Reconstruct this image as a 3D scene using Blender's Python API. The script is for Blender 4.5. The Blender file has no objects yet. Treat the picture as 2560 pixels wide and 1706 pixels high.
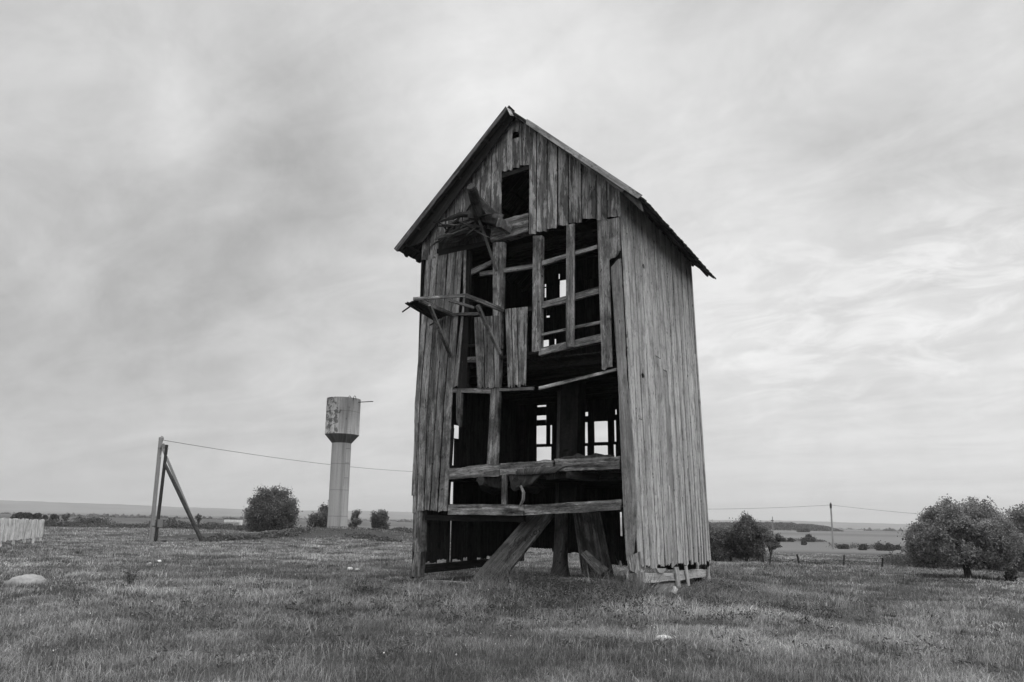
import bpy, math, random
import numpy as np
from mathutils import Matrix, Vector
random.seed(7); RNG = np.random.default_rng(7)
SC = bpy.context.scene; COL = SC.collection
R = math.radians

# ---------------------------------------------------------------- camera
FP, CX, CY, PITCH, ROLL = 1786.0, 1280.0, 1041.2, 0.143, 0.019     # focal length and principal point in photo pixels
EYE = np.array([0.0, 0.0, 1.55])
cd = bpy.data.cameras.new('camera'); cam = bpy.data.objects.new('camera', cd); COL.objects.link(cam)
cd.sensor_width = 36.0; cd.lens = FP / 2560 * 36.0; cd.shift_y = (CY - 853.0) / 2560
cd.clip_start = 0.1; cd.clip_end = 30000
cam.matrix_world = Matrix.Translation(EYE) @ Matrix.Rotation(math.pi / 2 + PITCH, 4, 'X') @ Matrix.Rotation(ROLL, 4, 'Z')
SC.camera = cam

def ray(x, y):                       # photo pixel -> world direction with y component 1
    X, Y = x - CX, y - CY
    cr, sr = math.cos(ROLL), math.sin(ROLL)
    u = (X * cr + Y * sr) / FP; v = -(-X * sr + Y * cr) / FP
    c, s = math.cos(PITCH), math.sin(PITCH)
    d = np.array([u, c - v * s, s + v * c])
    return d / d[1]
def at(x, y, Y): return EYE + ray(x, y) * Y
def onplane(x, y, P0, n):
    r = ray(x, y); return EYE + r * (np.dot(P0 - EYE, n) / np.dot(r, n))

# ---------------------------------------------------------------- world and sun
SUN_EL, SUN_AZ = R(71), R(95)        # azimuth clockwise from +Y
SUN_STRENGTH, SUN_ANGLE = 1.5, 20
SC.view_settings.view_transform = 'Standard'; SC.view_settings.look = 'None'
SC.view_settings.exposure = 0.0; SC.view_settings.gamma = 1.0

class NT:                            # small helper: float maths in a node tree
    def __init__(s, tree): s.t = tree; s.n = tree.nodes; s.l = tree.links
    def node(s, typ, **kw):
        n = s.n.new(typ)
        for k, v in kw.items(): setattr(n, k, v)
        return n
    def put(s, sock, v):
        if hasattr(v, 'is_linked') or isinstance(v, bpy.types.NodeSocket): s.l.new(v, sock)
        else: sock.default_value = v
    def m(s, op, a, b=None, c=None, clamp=False):
        n = s.node('ShaderNodeMath', operation=op, use_clamp=clamp)
        s.put(n.inputs[0], a)
        if b is not None: s.put(n.inputs[1], b)
        if c is not None: s.put(n.inputs[2], c)
        return n.outputs[0]
    def vm(s, op, a, b):
        n = s.node('ShaderNodeVectorMath', operation=op); s.put(n.inputs[0], a)
        if op == 'SCALE': s.put(n.inputs['Scale'], b)
        else: s.put(n.inputs[1], b)
        return n.outputs['Value'] if op == 'DOT_PRODUCT' else n.outputs['Vector']
    def noise(s, vec, scale=1.0, detail=4.0, rough=.55, dist=0.0):
        n = s.node('ShaderNodeTexNoise'); s.put(n.inputs['Vector'], vec)
        n.inputs['Scale'].default_value = scale; n.inputs['Detail'].default_value = detail
        n.inputs['Roughness'].default_value = rough; n.inputs['Distortion'].default_value = dist
        return n.outputs[0]
    def ramp(s, v, a, b, lo=0.0, hi=1.0, smooth=True):
        n = s.node('ShaderNodeMapRange'); n.interpolation_type = 'SMOOTHSTEP' if smooth else 'LINEAR'
        s.put(n.inputs[0], v)
        for i, k in enumerate((a, b, lo, hi)): n.inputs[i + 1].default_value = k
        return n.outputs[0]
    def attr(s, name):
        n = s.node('ShaderNodeAttribute'); n.attribute_name = name; return n

world = bpy.data.worlds.new('World'); SC.world = world; world.use_nodes = True
wt = NT(world.node_tree)
for n in list(wt.n): wt.n.remove(n)
wo = wt.node('ShaderNodeOutputWorld'); bg = wt.node('ShaderNodeBackground'); bg.inputs['Strength'].default_value = 0.1
sky = wt.node('ShaderNodeTexSky'); sky.sky_type = 'NISHITA'; sky.sun_disc = False
sky.sun_elevation = SUN_EL; sky.sun_rotation = SUN_AZ
bw = wt.node('ShaderNodeRGBToBW'); wt.l.new(sky.outputs[0], bw.inputs[0])
tc = wt.node('ShaderNodeTexCoord').outputs['Generated']
sep = wt.node('ShaderNodeSeparateXYZ'); wt.l.new(tc, sep.inputs[0])
dx, dy, dz = sep.outputs
den = wt.m('ADD', wt.m('MAXIMUM', dz, 0.0), 0.13)
def cloud_plane(ang, sa, sb, off, bias=0.0):
    ca, sa_ = math.cos(ang), math.sin(ang); den = wt.m('ADD', wt.m('MAXIMUM', dz, 0.0), 0.13 + bias)
    px, py = wt.m('DIVIDE', dx, den), wt.m('DIVIDE', dy, den)
    a = wt.m('ADD', wt.m('MULTIPLY', px, ca), wt.m('MULTIPLY', py, sa_))
    b = wt.m('SUBTRACT', wt.m('MULTIPLY', py, ca), wt.m('MULTIPLY', px, sa_))
    c = wt.node('ShaderNodeCombineXYZ'); wt.put(c.inputs[0], wt.m('MULTIPLY', a, sa)); wt.put(c.inputs[1], wt.m('MULTIPLY', b, sb))
    c.inputs[2].default_value = off
    return c.outputs[0]
st1 = wt.noise(cloud_plane(R(148), .5, 1.3, 3.1), 1.0, 5, .5, .8)
st2 = wt.noise(cloud_plane(R(140), 1.5, 2.9, 8.3), 1.0, 6, .56, 1.1)
st3 = wt.noise(cloud_plane(R(150), 5.5, 8.5, 1.7, .25), 1.0, 7, .64, .9)
cl = wt.m('ADD', 0.68, wt.m('MULTIPLY', dx, 0.13))
cl = wt.m('ADD', cl, wt.m('MULTIPLY', wt.m('SUBTRACT', st1, .5), 0.26))
st4 = wt.noise(tc, 9.0, 7, .62, .35)
cl = wt.m('ADD', cl, wt.m('MULTIPLY', wt.m('SUBTRACT', st4, .5), .25))
lowf = wt.ramp(dz, .02, .30, .25, 1.0)
cl = wt.m('ADD', cl, wt.m('MULTIPLY', wt.m('MULTIPLY', wt.m('SUBTRACT', st2, .5), 0.31), lowf))
def blob(px, py, rad, amp, v):       # broad cloud masses, each fixed to its own place in the sky
    d = ray(px, py); d = d / np.linalg.norm(d)
    n = wt.vm('DOT_PRODUCT', tc, (float(d[0]), float(d[1]), float(d[2])))
    e = wt.m('EXPONENT', wt.m('MULTIPLY', wt.m('SUBTRACT', n, 1.0), 1.0 / (1 - math.cos(R(rad)))))
    return wt.m('ADD', v, wt.m('MULTIPLY', e, amp))
for bl in [(480, 290, 4.0, .10), (700, 270, 6, -.11), (640, 570, 8, -.12), (860, 380, 6, -.05), (60, 380, 8, -.04), (250, 820, 9, -.06), (60, 1000, 14, -.03),
           (930, 640, 5, .05), (760, 860, 5, .06), (1150, 140, 10, .08), (1330, 210, 8, .08), (1750, 560, 7, .08),
           (2100, 460, 8, -.05), (2350, 380, 8, -.05), (2460, 700, 7, .03), (2120, 800, 7, .02), (100, 80, 8, .03), (2500, 60, 12, -.02), (2480, 1000, 10, -.02)]:
    cl = blob(*bl, cl)
brk = blob(2350, 740, 7.5, 1.0, blob(1950, 830, 7.0, .9, blob(2480, 690, 5, .6, 0.0)))
cl = wt.m('ADD', cl, wt.m('MULTIPLY', wt.m('MULTIPLY', brk, wt.ramp(st3, .42, .64)), .10))
cl = wt.m('ADD', cl, wt.m('MULTIPLY', wt.m('MULTIPLY', wt.m('SUBTRACT', st3, .5), .17), lowf))
cl = wt.m('MINIMUM', wt.m('MAXIMUM', cl, .3), .93)
zen = wt.ramp(dz, .64, .97, 1.0, 2.5); bck = wt.ramp(wt.m('MULTIPLY', dy, -1.0), .0, .8, 1.0, 1.9)   # brighter overcast overhead and behind, out of frame
cl = wt.m('MULTIPLY', cl, wt.m('MULTIPLY', zen, bck))
cl = wt.m('ADD', wt.m('MULTIPLY', cl, 9.6), wt.m('MULTIPLY', wt.m('MINIMUM', bw.outputs[0], 12.0), 0.05))
wt.l.new(cl, bg.inputs['Color']); wt.l.new(bg.outputs[0], wo.inputs[0])

sl = bpy.data.lights.new('sun', 'SUN'); so = bpy.data.objects.new('sun', sl); COL.objects.link(so)
sl.energy = SUN_STRENGTH; sl.angle = R(SUN_ANGLE); sl.color = (1, 1, 1)
sd = Vector((math.sin(SUN_AZ) * math.cos(SUN_EL), math.cos(SUN_AZ) * math.cos(SUN_EL), math.sin(SUN_EL)))
so.rotation_euler = sd.to_track_quat('Z', 'Y').to_euler(); so.location = (30, 0, 40)

# ---------------------------------------------------------------- tags
def tag(o, label=None, cat=None, group=None, kind=None):
    if label: o['label'] = label
    if cat: o['category'] = cat
    if group: o['group'] = group
    if kind: o['kind'] = kind
    return o
def empty(name, loc, label, cat, group=None):
    o = bpy.data.objects.new(name, None); COL.objects.link(o); o.location = [float(k) for k in loc]
    o.empty_display_size = .2
    return tag(o, label, cat, group)

# ---------------------------------------------------------------- mesh accumulator
class MB:
    def __init__(s): s.v = []; s.f = []; s.g = []; s.t = []; s.n = 0
    def add(s, v, f, g, t):
        v = np.asarray(v, float); f = [tuple(int(i) + s.n for i in q) for q in f]
        s.v.append(v); s.f += f; s.g.append(np.asarray(g, float)); s.t.append(np.broadcast_to(np.asarray(t, float), (len(v),)).copy()); s.n += len(v)
    def build(s, name, mat, parent=None, smooth=False):
        v = np.concatenate(s.v)
        if parent is not None: v = v - ORG.get(parent.name, np.zeros(3))
        me = bpy.data.meshes.new(name); me.from_pydata(v.tolist(), [], s.f)
        a = me.attributes.new('gr', 'FLOAT_VECTOR', 'POINT'); a.data.foreach_set('vector', np.concatenate(s.g).astype(np.float32).ravel())
        a = me.attributes.new('tint', 'FLOAT', 'POINT'); a.data.foreach_set('value', np.concatenate(s.t).astype(np.float32))
        me.materials.append(mat)
        if smooth: me.polygons.foreach_set('use_smooth', [True] * len(me.polygons))
        me.update()
        o = bpy.data.objects.new(name, me); COL.objects.link(o)
        if parent is not None:
            o.parent = parent; ORG[o.name] = ORG.get(parent.name, np.zeros(3))
        return o
ORG = {}
def thing(name, loc, label, cat, group=None):
    o = empty(name, loc, label, cat, group); ORG[o.name] = np.array(loc, float); return o
nrm = lambda a: a / np.linalg.norm(a)

def qplank(mb, TL, TR, BR, BL, n, t, rows=6, cols=3, jt=0.0, jb=0.0, edge=.003, tint=None, warp=.004, horiz=False, topfn=None, botfn=None):
    """a board: front face through four corners, thickness t against n, ragged ends and slightly uneven edges"""
    TL, TR, BR, BL = [np.asarray(k, float) for k in (TL, TR, BR, BL)]
    if horiz: TL, TR, BR, BL = TL, BL, BR, TR      # grain runs left to right: turn the grid
    tint = random.uniform(.8, 1.2) if tint is None else tint
    ax0 = nrm((BL + BR) - (TL + TR)); L = np.linalg.norm((BL + BR) - (TL + TR)) / 2
    W = (np.linalg.norm(TR - TL) + np.linalg.norm(BR - BL)) / 2
    us = np.linspace(0, 1, cols + 1); vs = np.linspace(0, 1, rows + 1)
    uu, vv = np.meshgrid(us, vs)
    P = (TL[None, None] * ((1 - uu) * (1 - vv))[..., None] + TR * (uu * (1 - vv))[..., None] + BR * (uu * vv)[..., None] + BL * ((1 - uu) * vv)[..., None])
    sd_ = nrm(TR - TL)
    ph = random.random() * 6.28
    if edge:
        e0, e1 = [np.convolve(np.pad(RNG.normal(0, edge, rows + 1), 2, 'edge'), [.1, .25, .3, .25, .1], 'valid') * 1.3 + RNG.normal(0, edge * .25, rows + 1) for _ in (0, 1)]
        P[:, 0] += e0[:, None] * sd_; P[:, -1] += e1[:, None] * sd_
    if warp: P += (np.sin(vv * random.uniform(2, 5) + ph) * warp + (uu - .5) * RNG.normal(0, warp))[..., None] * n
    if jt: P[0] -= ax0 * (RNG.random(cols + 1) * jt)[:, None] * -1
    if jb: P[-1] -= ax0 * (RNG.random(cols + 1) * jb)[:, None]
    if topfn is not None: P[0] += ax0 * np.array([topfn(k) for k in us])[:, None]
    if botfn is not None: P[-1] -= ax0 * np.array([botfn(k) for k in us])[:, None]
    B = P - n * t
    nr, nc = rows + 1, cols + 1
    V = np.concatenate([P.reshape(-1, 3), B.reshape(-1, 3)]); N = nr * nc
    o1, o2, o3 = RNG.random(3) * 50
    G = np.stack([vv * L + o1, uu * W + o2, np.full_like(uu, o3)], -1).reshape(-1, 3)
    G2 = G + np.array([0, 0, t])
    F = []
    for r in range(rows):
        for c in range(cols):
            a = r * nc + c; F.append((a, a + nc, a + nc + 1, a + 1)); F.append((N + a, N + a + 1, N + a + nc + 1, N + a + nc))
    for r in range(rows):
        a = r * nc; F.append((a, N + a, N + a + nc, a + nc)); a = r * nc + cols; F.append((a, a + nc, N + a + nc, N + a))
    for c in range(cols):
        F.append((c, c + 1, N + c + 1, N + c)); a = rows * nc + c; F.append((a, N + a, N + a + 1, a + 1))
    mb.add(V, F, np.concatenate([G, G2]), tint)

def bar(mb, a, b, w, h, up=(0, 0, 1), rows=4, tint=None, edge=.003):
    """square timber from a to b, w across and h along 'up'"""
    a, b = np.asarray(a, float), np.asarray(b, float); d = nrm(b - a); up = np.asarray(up, float)
    s = nrm(np.cross(d, up)); u = np.cross(s, d)
    qplank(mb, a - u * h / 2 + s * w / 2, a + u * h / 2 + s * w / 2, b + u * h / 2 + s * w / 2, b - u * h / 2 + s * w / 2, s, w, rows, 2, 0, 0, edge, tint, edge)

def tube(mb, pts, rad, seg=8, tint=1.0, cap=True, wob=0.0):
    pts = [np.asarray(p, float) for p in pts]; n = len(pts)
    rad = [rad] * n if np.isscalar(rad) else rad
    V = []; G = []; s = None; acc = 0; o = RNG.random(3) * 40
    for i, p in enumerate(pts):
        d = nrm(pts[min(i + 1, n - 1)] - pts[max(i - 1, 0)])
        if s is None: s = nrm(np.cross(d, [0.3, 0.2, 1] if abs(d[2]) < .9 else [1, 0.1, 0]))
        s = nrm(s - d * np.dot(s, d)); u = np.cross(d, s)
        if i: acc += np.linalg.norm(p - pts[i - 1])
        for k in range(seg):
            a = 2 * math.pi * k / seg; r = rad[i] * (1 + (RNG.normal(0, wob) if wob else 0))
            V.append(p + (s * math.cos(a) + u * math.sin(a)) * r); G.append((acc + o[0], a * rad[i] + o[1], o[2]))
    F = [(i * seg + k, i * seg + (k + 1) % seg, (i + 1) * seg + (k + 1) % seg, (i + 1) * seg + k) for i in range(n - 1) for k in range(seg)]
    if cap: F.append(tuple(range(seg - 1, -1, -1))); F.append(tuple(range((n - 1) * seg, n * seg)))
    mb.add(V, F, G, tint)

def fast_mesh(name, verts, loops, starts, totals, tint, mat, parent=None):
    me = bpy.data.meshes.new(name); verts = np.asarray(verts, np.float32)
    if parent is not None: verts = verts - ORG.get(parent.name, np.zeros(3)).astype(np.float32)
    me.vertices.add(len(verts)); me.vertices.foreach_set('co', verts.ravel())
    me.loops.add(len(loops)); me.loops.foreach_set('vertex_index', np.asarray(loops, np.int32))
    me.polygons.add(len(starts)); me.polygons.foreach_set('loop_start', np.asarray(starts, np.int32)); me.polygons.foreach_set('loop_total', np.asarray(totals, np.int32))
    a = me.attributes.new('tint', 'FLOAT', 'POINT'); a.data.foreach_set('value', np.asarray(tint, np.float32))
    me.materials.append(mat); me.update(calc_edges=True); me.validate()
    o = bpy.data.objects.new(name, me); COL.objects.link(o)
    if parent is not None: o.parent = parent; ORG[o.name] = ORG.get(parent.name, np.zeros(3))
    return o

# ---------------------------------------------------------------- materials (all neutral: the photograph is black and white film)
def base_mat(name, rough=.9, spec=.2):
    m = bpy.data.materials.new(name); m.use_nodes = True; t = NT(m.node_tree)
    b = t.n['Principled BSDF']; b.inputs['Roughness'].default_value = rough; b.inputs['Specular IOR Level'].default_value = spec
    return m, t, b
def finish(t, b, val, height=None, strength=.4, dist=.01):
    t.l.new(val, b.inputs['Base Color'])
    if height is not None:
        bp = t.node('ShaderNodeBump'); bp.inputs['Strength'].default_value = strength; bp.inputs['Distance'].default_value = dist
        t.l.new(height, bp.inputs['Height']); t.l.new(bp.outputs[0], b.inputs['Normal'])
def wood(name, base, contrast=1.0, patch=0.0, blotch=1.0):
    m, t, b = base_mat(name, .88, .15)
    g = t.attr('gr').outputs['Vector']; ti = t.attr('tint').outputs['Fac']
    fine = t.noise(t.vm('MULTIPLY', g, (1.5, 75, 8)), 1, 3, .7)
    mid = t.noise(t.vm('MULTIPLY', g, (.8, 30, 5)), 1, 3, .6)
    big = t.noise(t.vm('MULTIPLY', g, (1.2, 7, 2)), 1, 6, .65)
    knot = t.noise(t.vm('MULTIPLY', g, (7.0, 22, 3)), 1, 1.5, .5)
    spk = t.noise(t.vm('MULTIPLY', g, (14, 46, 12)), 1, 4, .7)               # weather pitting, nail stains
    blot = t.noise(t.vm('MULTIPLY', g, (2.6, 3.4, 2)), 1, 5, .6)
    v = t.m('ADD', 1.0, t.m('MULTIPLY', t.m('SUBTRACT', fine, .5), 1.6 * contrast))
    v = t.m('MULTIPLY', v, t.m('ADD', 1.0, t.m('MULTIPLY', t.m('SUBTRACT', mid, .5), 1.5 * contrast)))
    v = t.m('MULTIPLY', v, t.m('ADD', 1.0, t.m('MULTIPLY', t.m('SUBTRACT', big, .5), 2.2 * blotch)))
    v = t.m('MULTIPLY', v, t.m('ADD', 1.0, t.m('MULTIPLY', t.m('SUBTRACT', spk, .5), 1.5 * contrast)))
    v = t.m('MULTIPLY', v, t.ramp(blot, .34, .50, 1.0 - .42 * min(1.0, blotch), 1.0))
    v = t.m('MULTIPLY', v, t.ramp(mid, .27, .34, .3, 1.0))                  # drying cracks along the grain
    v = t.m('MULTIPLY', v, t.ramp(knot, .66, .72, 1.0, .35))                # knots
    if patch:                                                              # flaked grey surface with paler wood below
        pt = t.noise(t.vm('MULTIPLY', g, (1.0, 5.5, 2)), 1, 6, .6, .35)
        v = t.m('MULTIPLY', v, t.ramp(pt, .475, .53, 1.0 - .36 * patch, 1.0 + .30 * patch))
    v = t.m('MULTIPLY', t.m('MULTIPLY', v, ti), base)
    finish(t, b, t.m('MINIMUM', t.m('MAXIMUM', v, .01), .75), t.m('ADD', fine, mid), .55, .008)
    return m
M_FRONT = wood('weathered_front_wood', .195, 1.1, .8)
M_GABLE = wood('flaking_gable_wood', .215, .9, 1.3)
M_SIDE = wood('silvered_side_wood', .355, .78, .3, .75)
M_BEAM = wood('old_beam_wood', .18, 1.3, 1.0, 1.7)
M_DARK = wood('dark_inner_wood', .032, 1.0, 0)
M_SHAFT = wood('rotten_black_wood', .035, 1.0, .4)
M_POLE = wood('pole_wood', .04, .8, 0)
M_ROOF = wood('roof_board', .06, 1.0, .2)
M_VERGE = wood('pale_verge_wood', .30, .8, .3)
M_FENCE = wood('pale_fence_wood', .58, .6, .2)
M_BARK = wood('bark', .06, 1.2, 0)

def mottled(name, base, sc1=.8, sc2=9, amp=.5, rough=.9):
    m, t, b = base_mat(name, rough, .2)
    p = t.node('ShaderNodeNewGeometry').outputs['Position']
    n1 = t.noise(p, sc1, 5, .6); n2 = t.noise(p, sc2, 5, .65)
    v = t.m('MULTIPLY', base, t.m('ADD', 1 - amp, t.m('MULTIPLY', t.m('ADD', n1, n2), amp)))
    finish(t, b, v, n2, .3, .02); return m
M_CONC = mottled('pole_concrete', .27)
M_STONE = mottled('pale_boulder', .27, 2.5, 16, .8)
M_WHITE = mottled('bleached_rag', .62, 6, 40, .25)
M_WIRE = mottled('dark_wire', .035)
M_METAL = mottled('galvanised_metal', .2)
M_PORC = mottled('porcelain', .6)

def tower_mat(name, base, streak, rust):
    m, t, b = base_mat(name, .75, .3)
    g = t.attr('gr').outputs['Vector']; ti = t.attr('tint').outputs['Fac']
    n1 = t.noise(t.vm('MULTIPLY', g, (1, 1, 1)), .9, 5, .6); n2 = t.noise(g, 7, 5, .6)
    sx = t.node('ShaderNodeSeparateXYZ'); t.l.new(g, sx.inputs[0])
    drip = t.noise(t.vm('MULTIPLY', g, (.25, 2.6, 1)), 1, 5, .6)
    v = t.m('MULTIPLY', base, t.m('ADD', .72, t.m('MULTIPLY', n2, .4)))
    v = t.m('MULTIPLY', v, t.ramp(drip, .38, .66, 1.0, 1.0 - streak))
    v = t.m('MULTIPLY', v, t.ramp(t.m('FRACT', t.m('MULTIPLY', sx.outputs[0], .42)), .0, .05, .66, 1.0))
    v = t.m('MULTIPLY', v, t.ramp(t.m('ABSOLUTE', t.m('SUBTRACT', sx.outputs[1], 6.55)), .05, .42, .72, 1.0))   # rust run below the ladder      # weld rings
    if rust:
        v = t.m('MULTIPLY', v, t.ramp(t.m('ADD', sx.outputs[1], t.m('MULTIPLY', drip, 1.8)), 5.6, 7.6, 1.08, .72))
        rn = t.noise(g, 2.6, 6, .68, .3)
        side = t.ramp(t.m('ABSOLUTE', t.m('SUBTRACT', sx.outputs[1], rust[0])), rust[1] * .5, rust[1], .15, -.08)                                        # flaking is worst on one flank
        rr = t.m('ADD', rn, t.m('MULTIPLY', side, .6))
        v = t.m('MULTIPLY', v, t.ramp(rr, .575, .63, 1.0, .3))
    v = t.m('MULTIPLY', v, ti)
    finish(t, b, v, n2, .2, .02); return m

def leaf_mat(name, base, trans=.3):
    m = bpy.data.materials.new(name); m.use_nodes = True; t = NT(m.node_tree)
    for n in list(t.n): t.n.remove(n)
    o = t.node('ShaderNodeOutputMaterial'); ti = t.attr('tint').outputs['Fac']
    v = t.m('MULTIPLY', ti, base)
    d = t.node('ShaderNodeBsdfPrincipled'); d.inputs['Roughness'].default_value = .6; d.inputs['Specular IOR Level'].default_value = .25
    tr = t.node('ShaderNodeBsdfTranslucent'); mx = t.node('ShaderNodeMixShader'); mx.inputs[0].default_value = trans
    t.l.new(v, d.inputs['Base Color']); t.l.new(v, tr.inputs['Color'])
    t.l.new(d.outputs[0], mx.inputs[1]); t.l.new(tr.outputs[0], mx.inputs[2]); t.l.new(mx.outputs[0], o.inputs[0])
    return m
M_LEAF = leaf_mat('bush_leaves', .13, .35)
M_APPLE = leaf_mat('apple_leaves', .25, .4)
M_FARLEAF = leaf_mat('far_leaves', .075)
M_GRASS = leaf_mat('grass_blades', .265, .25)
M_WEED = leaf_mat('weed_leaves', .14, .25)

# ---------------------------------------------------------------- terrain
def sm(a, b, x):
    t = np.clip((x - a) / (b - a), 0, 1); return t * t * (3 - 2 * t)
_tab = np.random.default_rng(3).random((256, 256))
def vnoise(x, y):
    x = np.asarray(x, float); y = np.asarray(y, float)
    xi = np.floor(x).astype(int); yi = np.floor(y).astype(int); fx = x - xi; fy = y - yi
    fx = fx * fx * (3 - 2 * fx); fy = fy * fy * (3 - 2 * fy)
    g = lambda i, j: _tab[i % 256, j % 256]
    return (g(xi, yi) * (1 - fx) + g(xi + 1, yi) * fx) * (1 - fy) + (g(xi, yi + 1) * (1 - fx) + g(xi + 1, yi + 1) * fx) * fy
def fbm(x, y, o=4):
    s = 0; a = .5
    for k in range(o): s = s + a * vnoise(x * 2 ** k + 17 * k, y * 2 ** k + 31 * k); a *= .5
    return s / (1 - .5 ** o)
TOWER = np.array([-15.9, 66.0])
MILLC = np.array([1.47, 18.5])
def ground_z(x, y):
    x = np.asarray(x, float); y = np.asarray(y, float)
    z = -.42 * sm(18, 52, y)
    r = sm(4, 22, x)
    z = z - r * 1.35 * sm(24, 62, y)
    e = 86 - 22 * sm(0, 25, x)
    z = z - (.95 + 1.1 * (1 - sm(-10, 20, x))) * sm(e, e + 70, y) - 3.2 * sm(190, 1500, y)
    d = np.hypot(x - MILLC[0], y - MILLC[1]); z = z + .03 * np.exp(-(d / 5.5) ** 2 * 1.2)
    d1 = np.hypot((x - 1.0) / 3.2, (y - 13.3) / 1.3); z = z + .12 * np.exp(-d1 ** 2)
    d2 = np.hypot((x - TOWER[0] - .8) / 7.5, (y - TOWER[1] + 1.5) / 4.2); z = z + 1.0 * np.exp(-d2 ** 2)
    d3 = np.hypot((x - TOWER[0] + 10) / 7, (y - TOWER[1] + 6) / 1.6); z = z + .38 * np.exp(-d3 ** 2)
    d4 = np.hypot((x - 3.0) / 2.4, (y - 15.6) / 2.2); z = z - .10 * np.exp(-d4 ** 2)
    w = (1 - sm(60, 160, np.hypot(x, y))) * (1 - .75 * np.exp(-(d / 5.0) ** 4))
    z = z + w * (.12 * (fbm(x * .35, y * .35) - .5) + .07 * (fbm(x * 1.3 + 9, y * 1.3, 3) - .5) + .075 * np.clip(fbm(x * 2.1 + 3, y * 2.6 + 8, 3) - .5, -.1, 1))
    return z
def gz(x, y): return float(ground_z(x, y))
def onground(px, py):
    r = ray(px, py); lo = 4.0
    for k in range(4000):
        Y = 4.0 * 1.0016 ** k; p = EYE + r * Y
        if p[2] <= gz(p[0], p[1]): return np.array([p[0], p[1], gz(p[0], p[1])])
    raise ValueError((px, py))

gm, gt, gb = base_mat('meadow_ground', .95, .1)
gp_ = gt.node('ShaderNodeNewGeometry').outputs['Position']
gs = gt.node('ShaderNodeSeparateXYZ'); gt.l.new(gp_, gs.inputs[0])
a1 = gt.noise(gp_, .35, 6, .6); a2 = gt.noise(gp_, 3.0, 5, .65); a3 = gt.noise(gp_, 16, 4, .6)
near = gt.m('MULTIPLY', .055, gt.m('ADD', .15, gt.m('ADD', gt.m('MULTIPLY', a1, .8), gt.m('ADD', gt.m('MULTIPLY', a2, .5), gt.m('MULTIPLY', a3, .4)))))
fs = gt.noise(gt.vm('MULTIPLY', gp_, (.0011, .0062, 0)), 1, 3, .5); fs2 = gt.noise(gt.vm('MULTIPLY', gp_, (.006, .03, 0)), 1, 4, .6)
far = gt.m('ADD', .105, gt.m('ADD', gt.m('MULTIPLY', gt.ramp(fs, .40, .60), .05), gt.m('MULTIPLY', gt.m('SUBTRACT', fs2, .5), .09)))
far = gt.m('MULTIPLY', far, gt.ramp(gs.outputs[0], -160, 40, .62, 1.0))
dist = gt.vm('DOT_PRODUCT', gp_, (0, 1, 0))
mixf = gt.ramp(dist, 80, 125)
gv = gt.m('ADD', gt.m('MULTIPLY', near, gt.m('SUBTRACT', 1.0, mixf)), gt.m('MULTIPLY', far, mixf))
finish(gt, gb, gv, gt.m('ADD', a2, a3), .6, .06)

def polar(name, radii, angs, zf, mat):
    rr, aa = np.meshgrid(radii, angs, indexing='ij'); x = rr * np.sin(aa); y = rr * np.cos(aa); z = zf(x, y, rr, aa)
    V = np.stack([x, y, z], -1).reshape(-1, 3); n, k = rr.shape
    i, j = np.meshgrid(np.arange(n - 1), np.arange(k - 1), indexing='ij'); a = (i * k + j).ravel()
    F = np.stack([a, a + 1, a + k + 1, a + k], -1)
    me = bpy.data.meshes.new(name); me.vertices.add(len(V)); me.vertices.foreach_set('co', V.astype(np.float32).ravel())
    me.loops.add(F.size); me.loops.foreach_set('vertex_index', F.astype(np.int32).ravel())
    me.polygons.add(len(F)); me.polygons.foreach_set('loop_start', np.arange(0, F.size, 4, dtype=np.int32)); me.polygons.foreach_set('loop_total', np.full(len(F), 4, np.int32))
    me.polygons.foreach_set('use_smooth', np.ones(len(F), bool)); me.update(calc_edges=True); me.materials.append(mat)
    o = bpy.data.objects.new(name, me); COL.objects.link(o); return o
angs = np.concatenate([np.linspace(-math.pi, -.85, 50)[:-1], np.linspace(-.85, .85, 420), np.linspace(.85, math.pi, 50)[1:]])
radii = np.concatenate([[0.02], np.geomspace(.8, 60, 330), np.geomspace(61, 6400, 90)])
tag(polar('ground', radii, angs, lambda x, y, r, a: ground_z(x, y), gm), 'rough pasture and far fields around the derelict windmill', 'ground', kind='structure')

# far hills: low wooded ridges a few kilometres off
hm, ht, hb = base_mat('hill_woods', .95, .05)
hp = ht.node('ShaderNodeNewGeometry').outputs['Position']
hn = ht.noise(ht.vm('MULTIPLY', hp, (.003, .003, .02)), 1, 5, .6)
finish(ht, hb, ht.m('ADD', .03, ht.m('MULTIPLY', ht.ramp(hn, .42, .6), .07)))
hx = np.array([-1.6, -.75, -.62, -.5, -.4, -.3, -.18, -.05, .12, .25, .4, .5, .6, .75, 1.6])
hh = np.array([40, 66, 62, 50, 40, 36, 46, 40, 34, 30, 32, 27, 34, 36, 30.])
def hillz(x, y, r, a):
    h = np.interp(a, hx, hh) + 9 * (fbm(a * 25, r * .0002) - .5) + 4 * (fbm(a * 160, r * .001) - .5)
    return -9 + h * sm(3300, 4600, r) * (1 - .4 * sm(5200, 6300, r))
tag(polar('hills', np.linspace(3300, 6300, 26), np.linspace(-1.5, 1.5, 900), hillz, hm), 'low hazy ridge along the horizon', 'hills', kind='structure')

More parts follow.
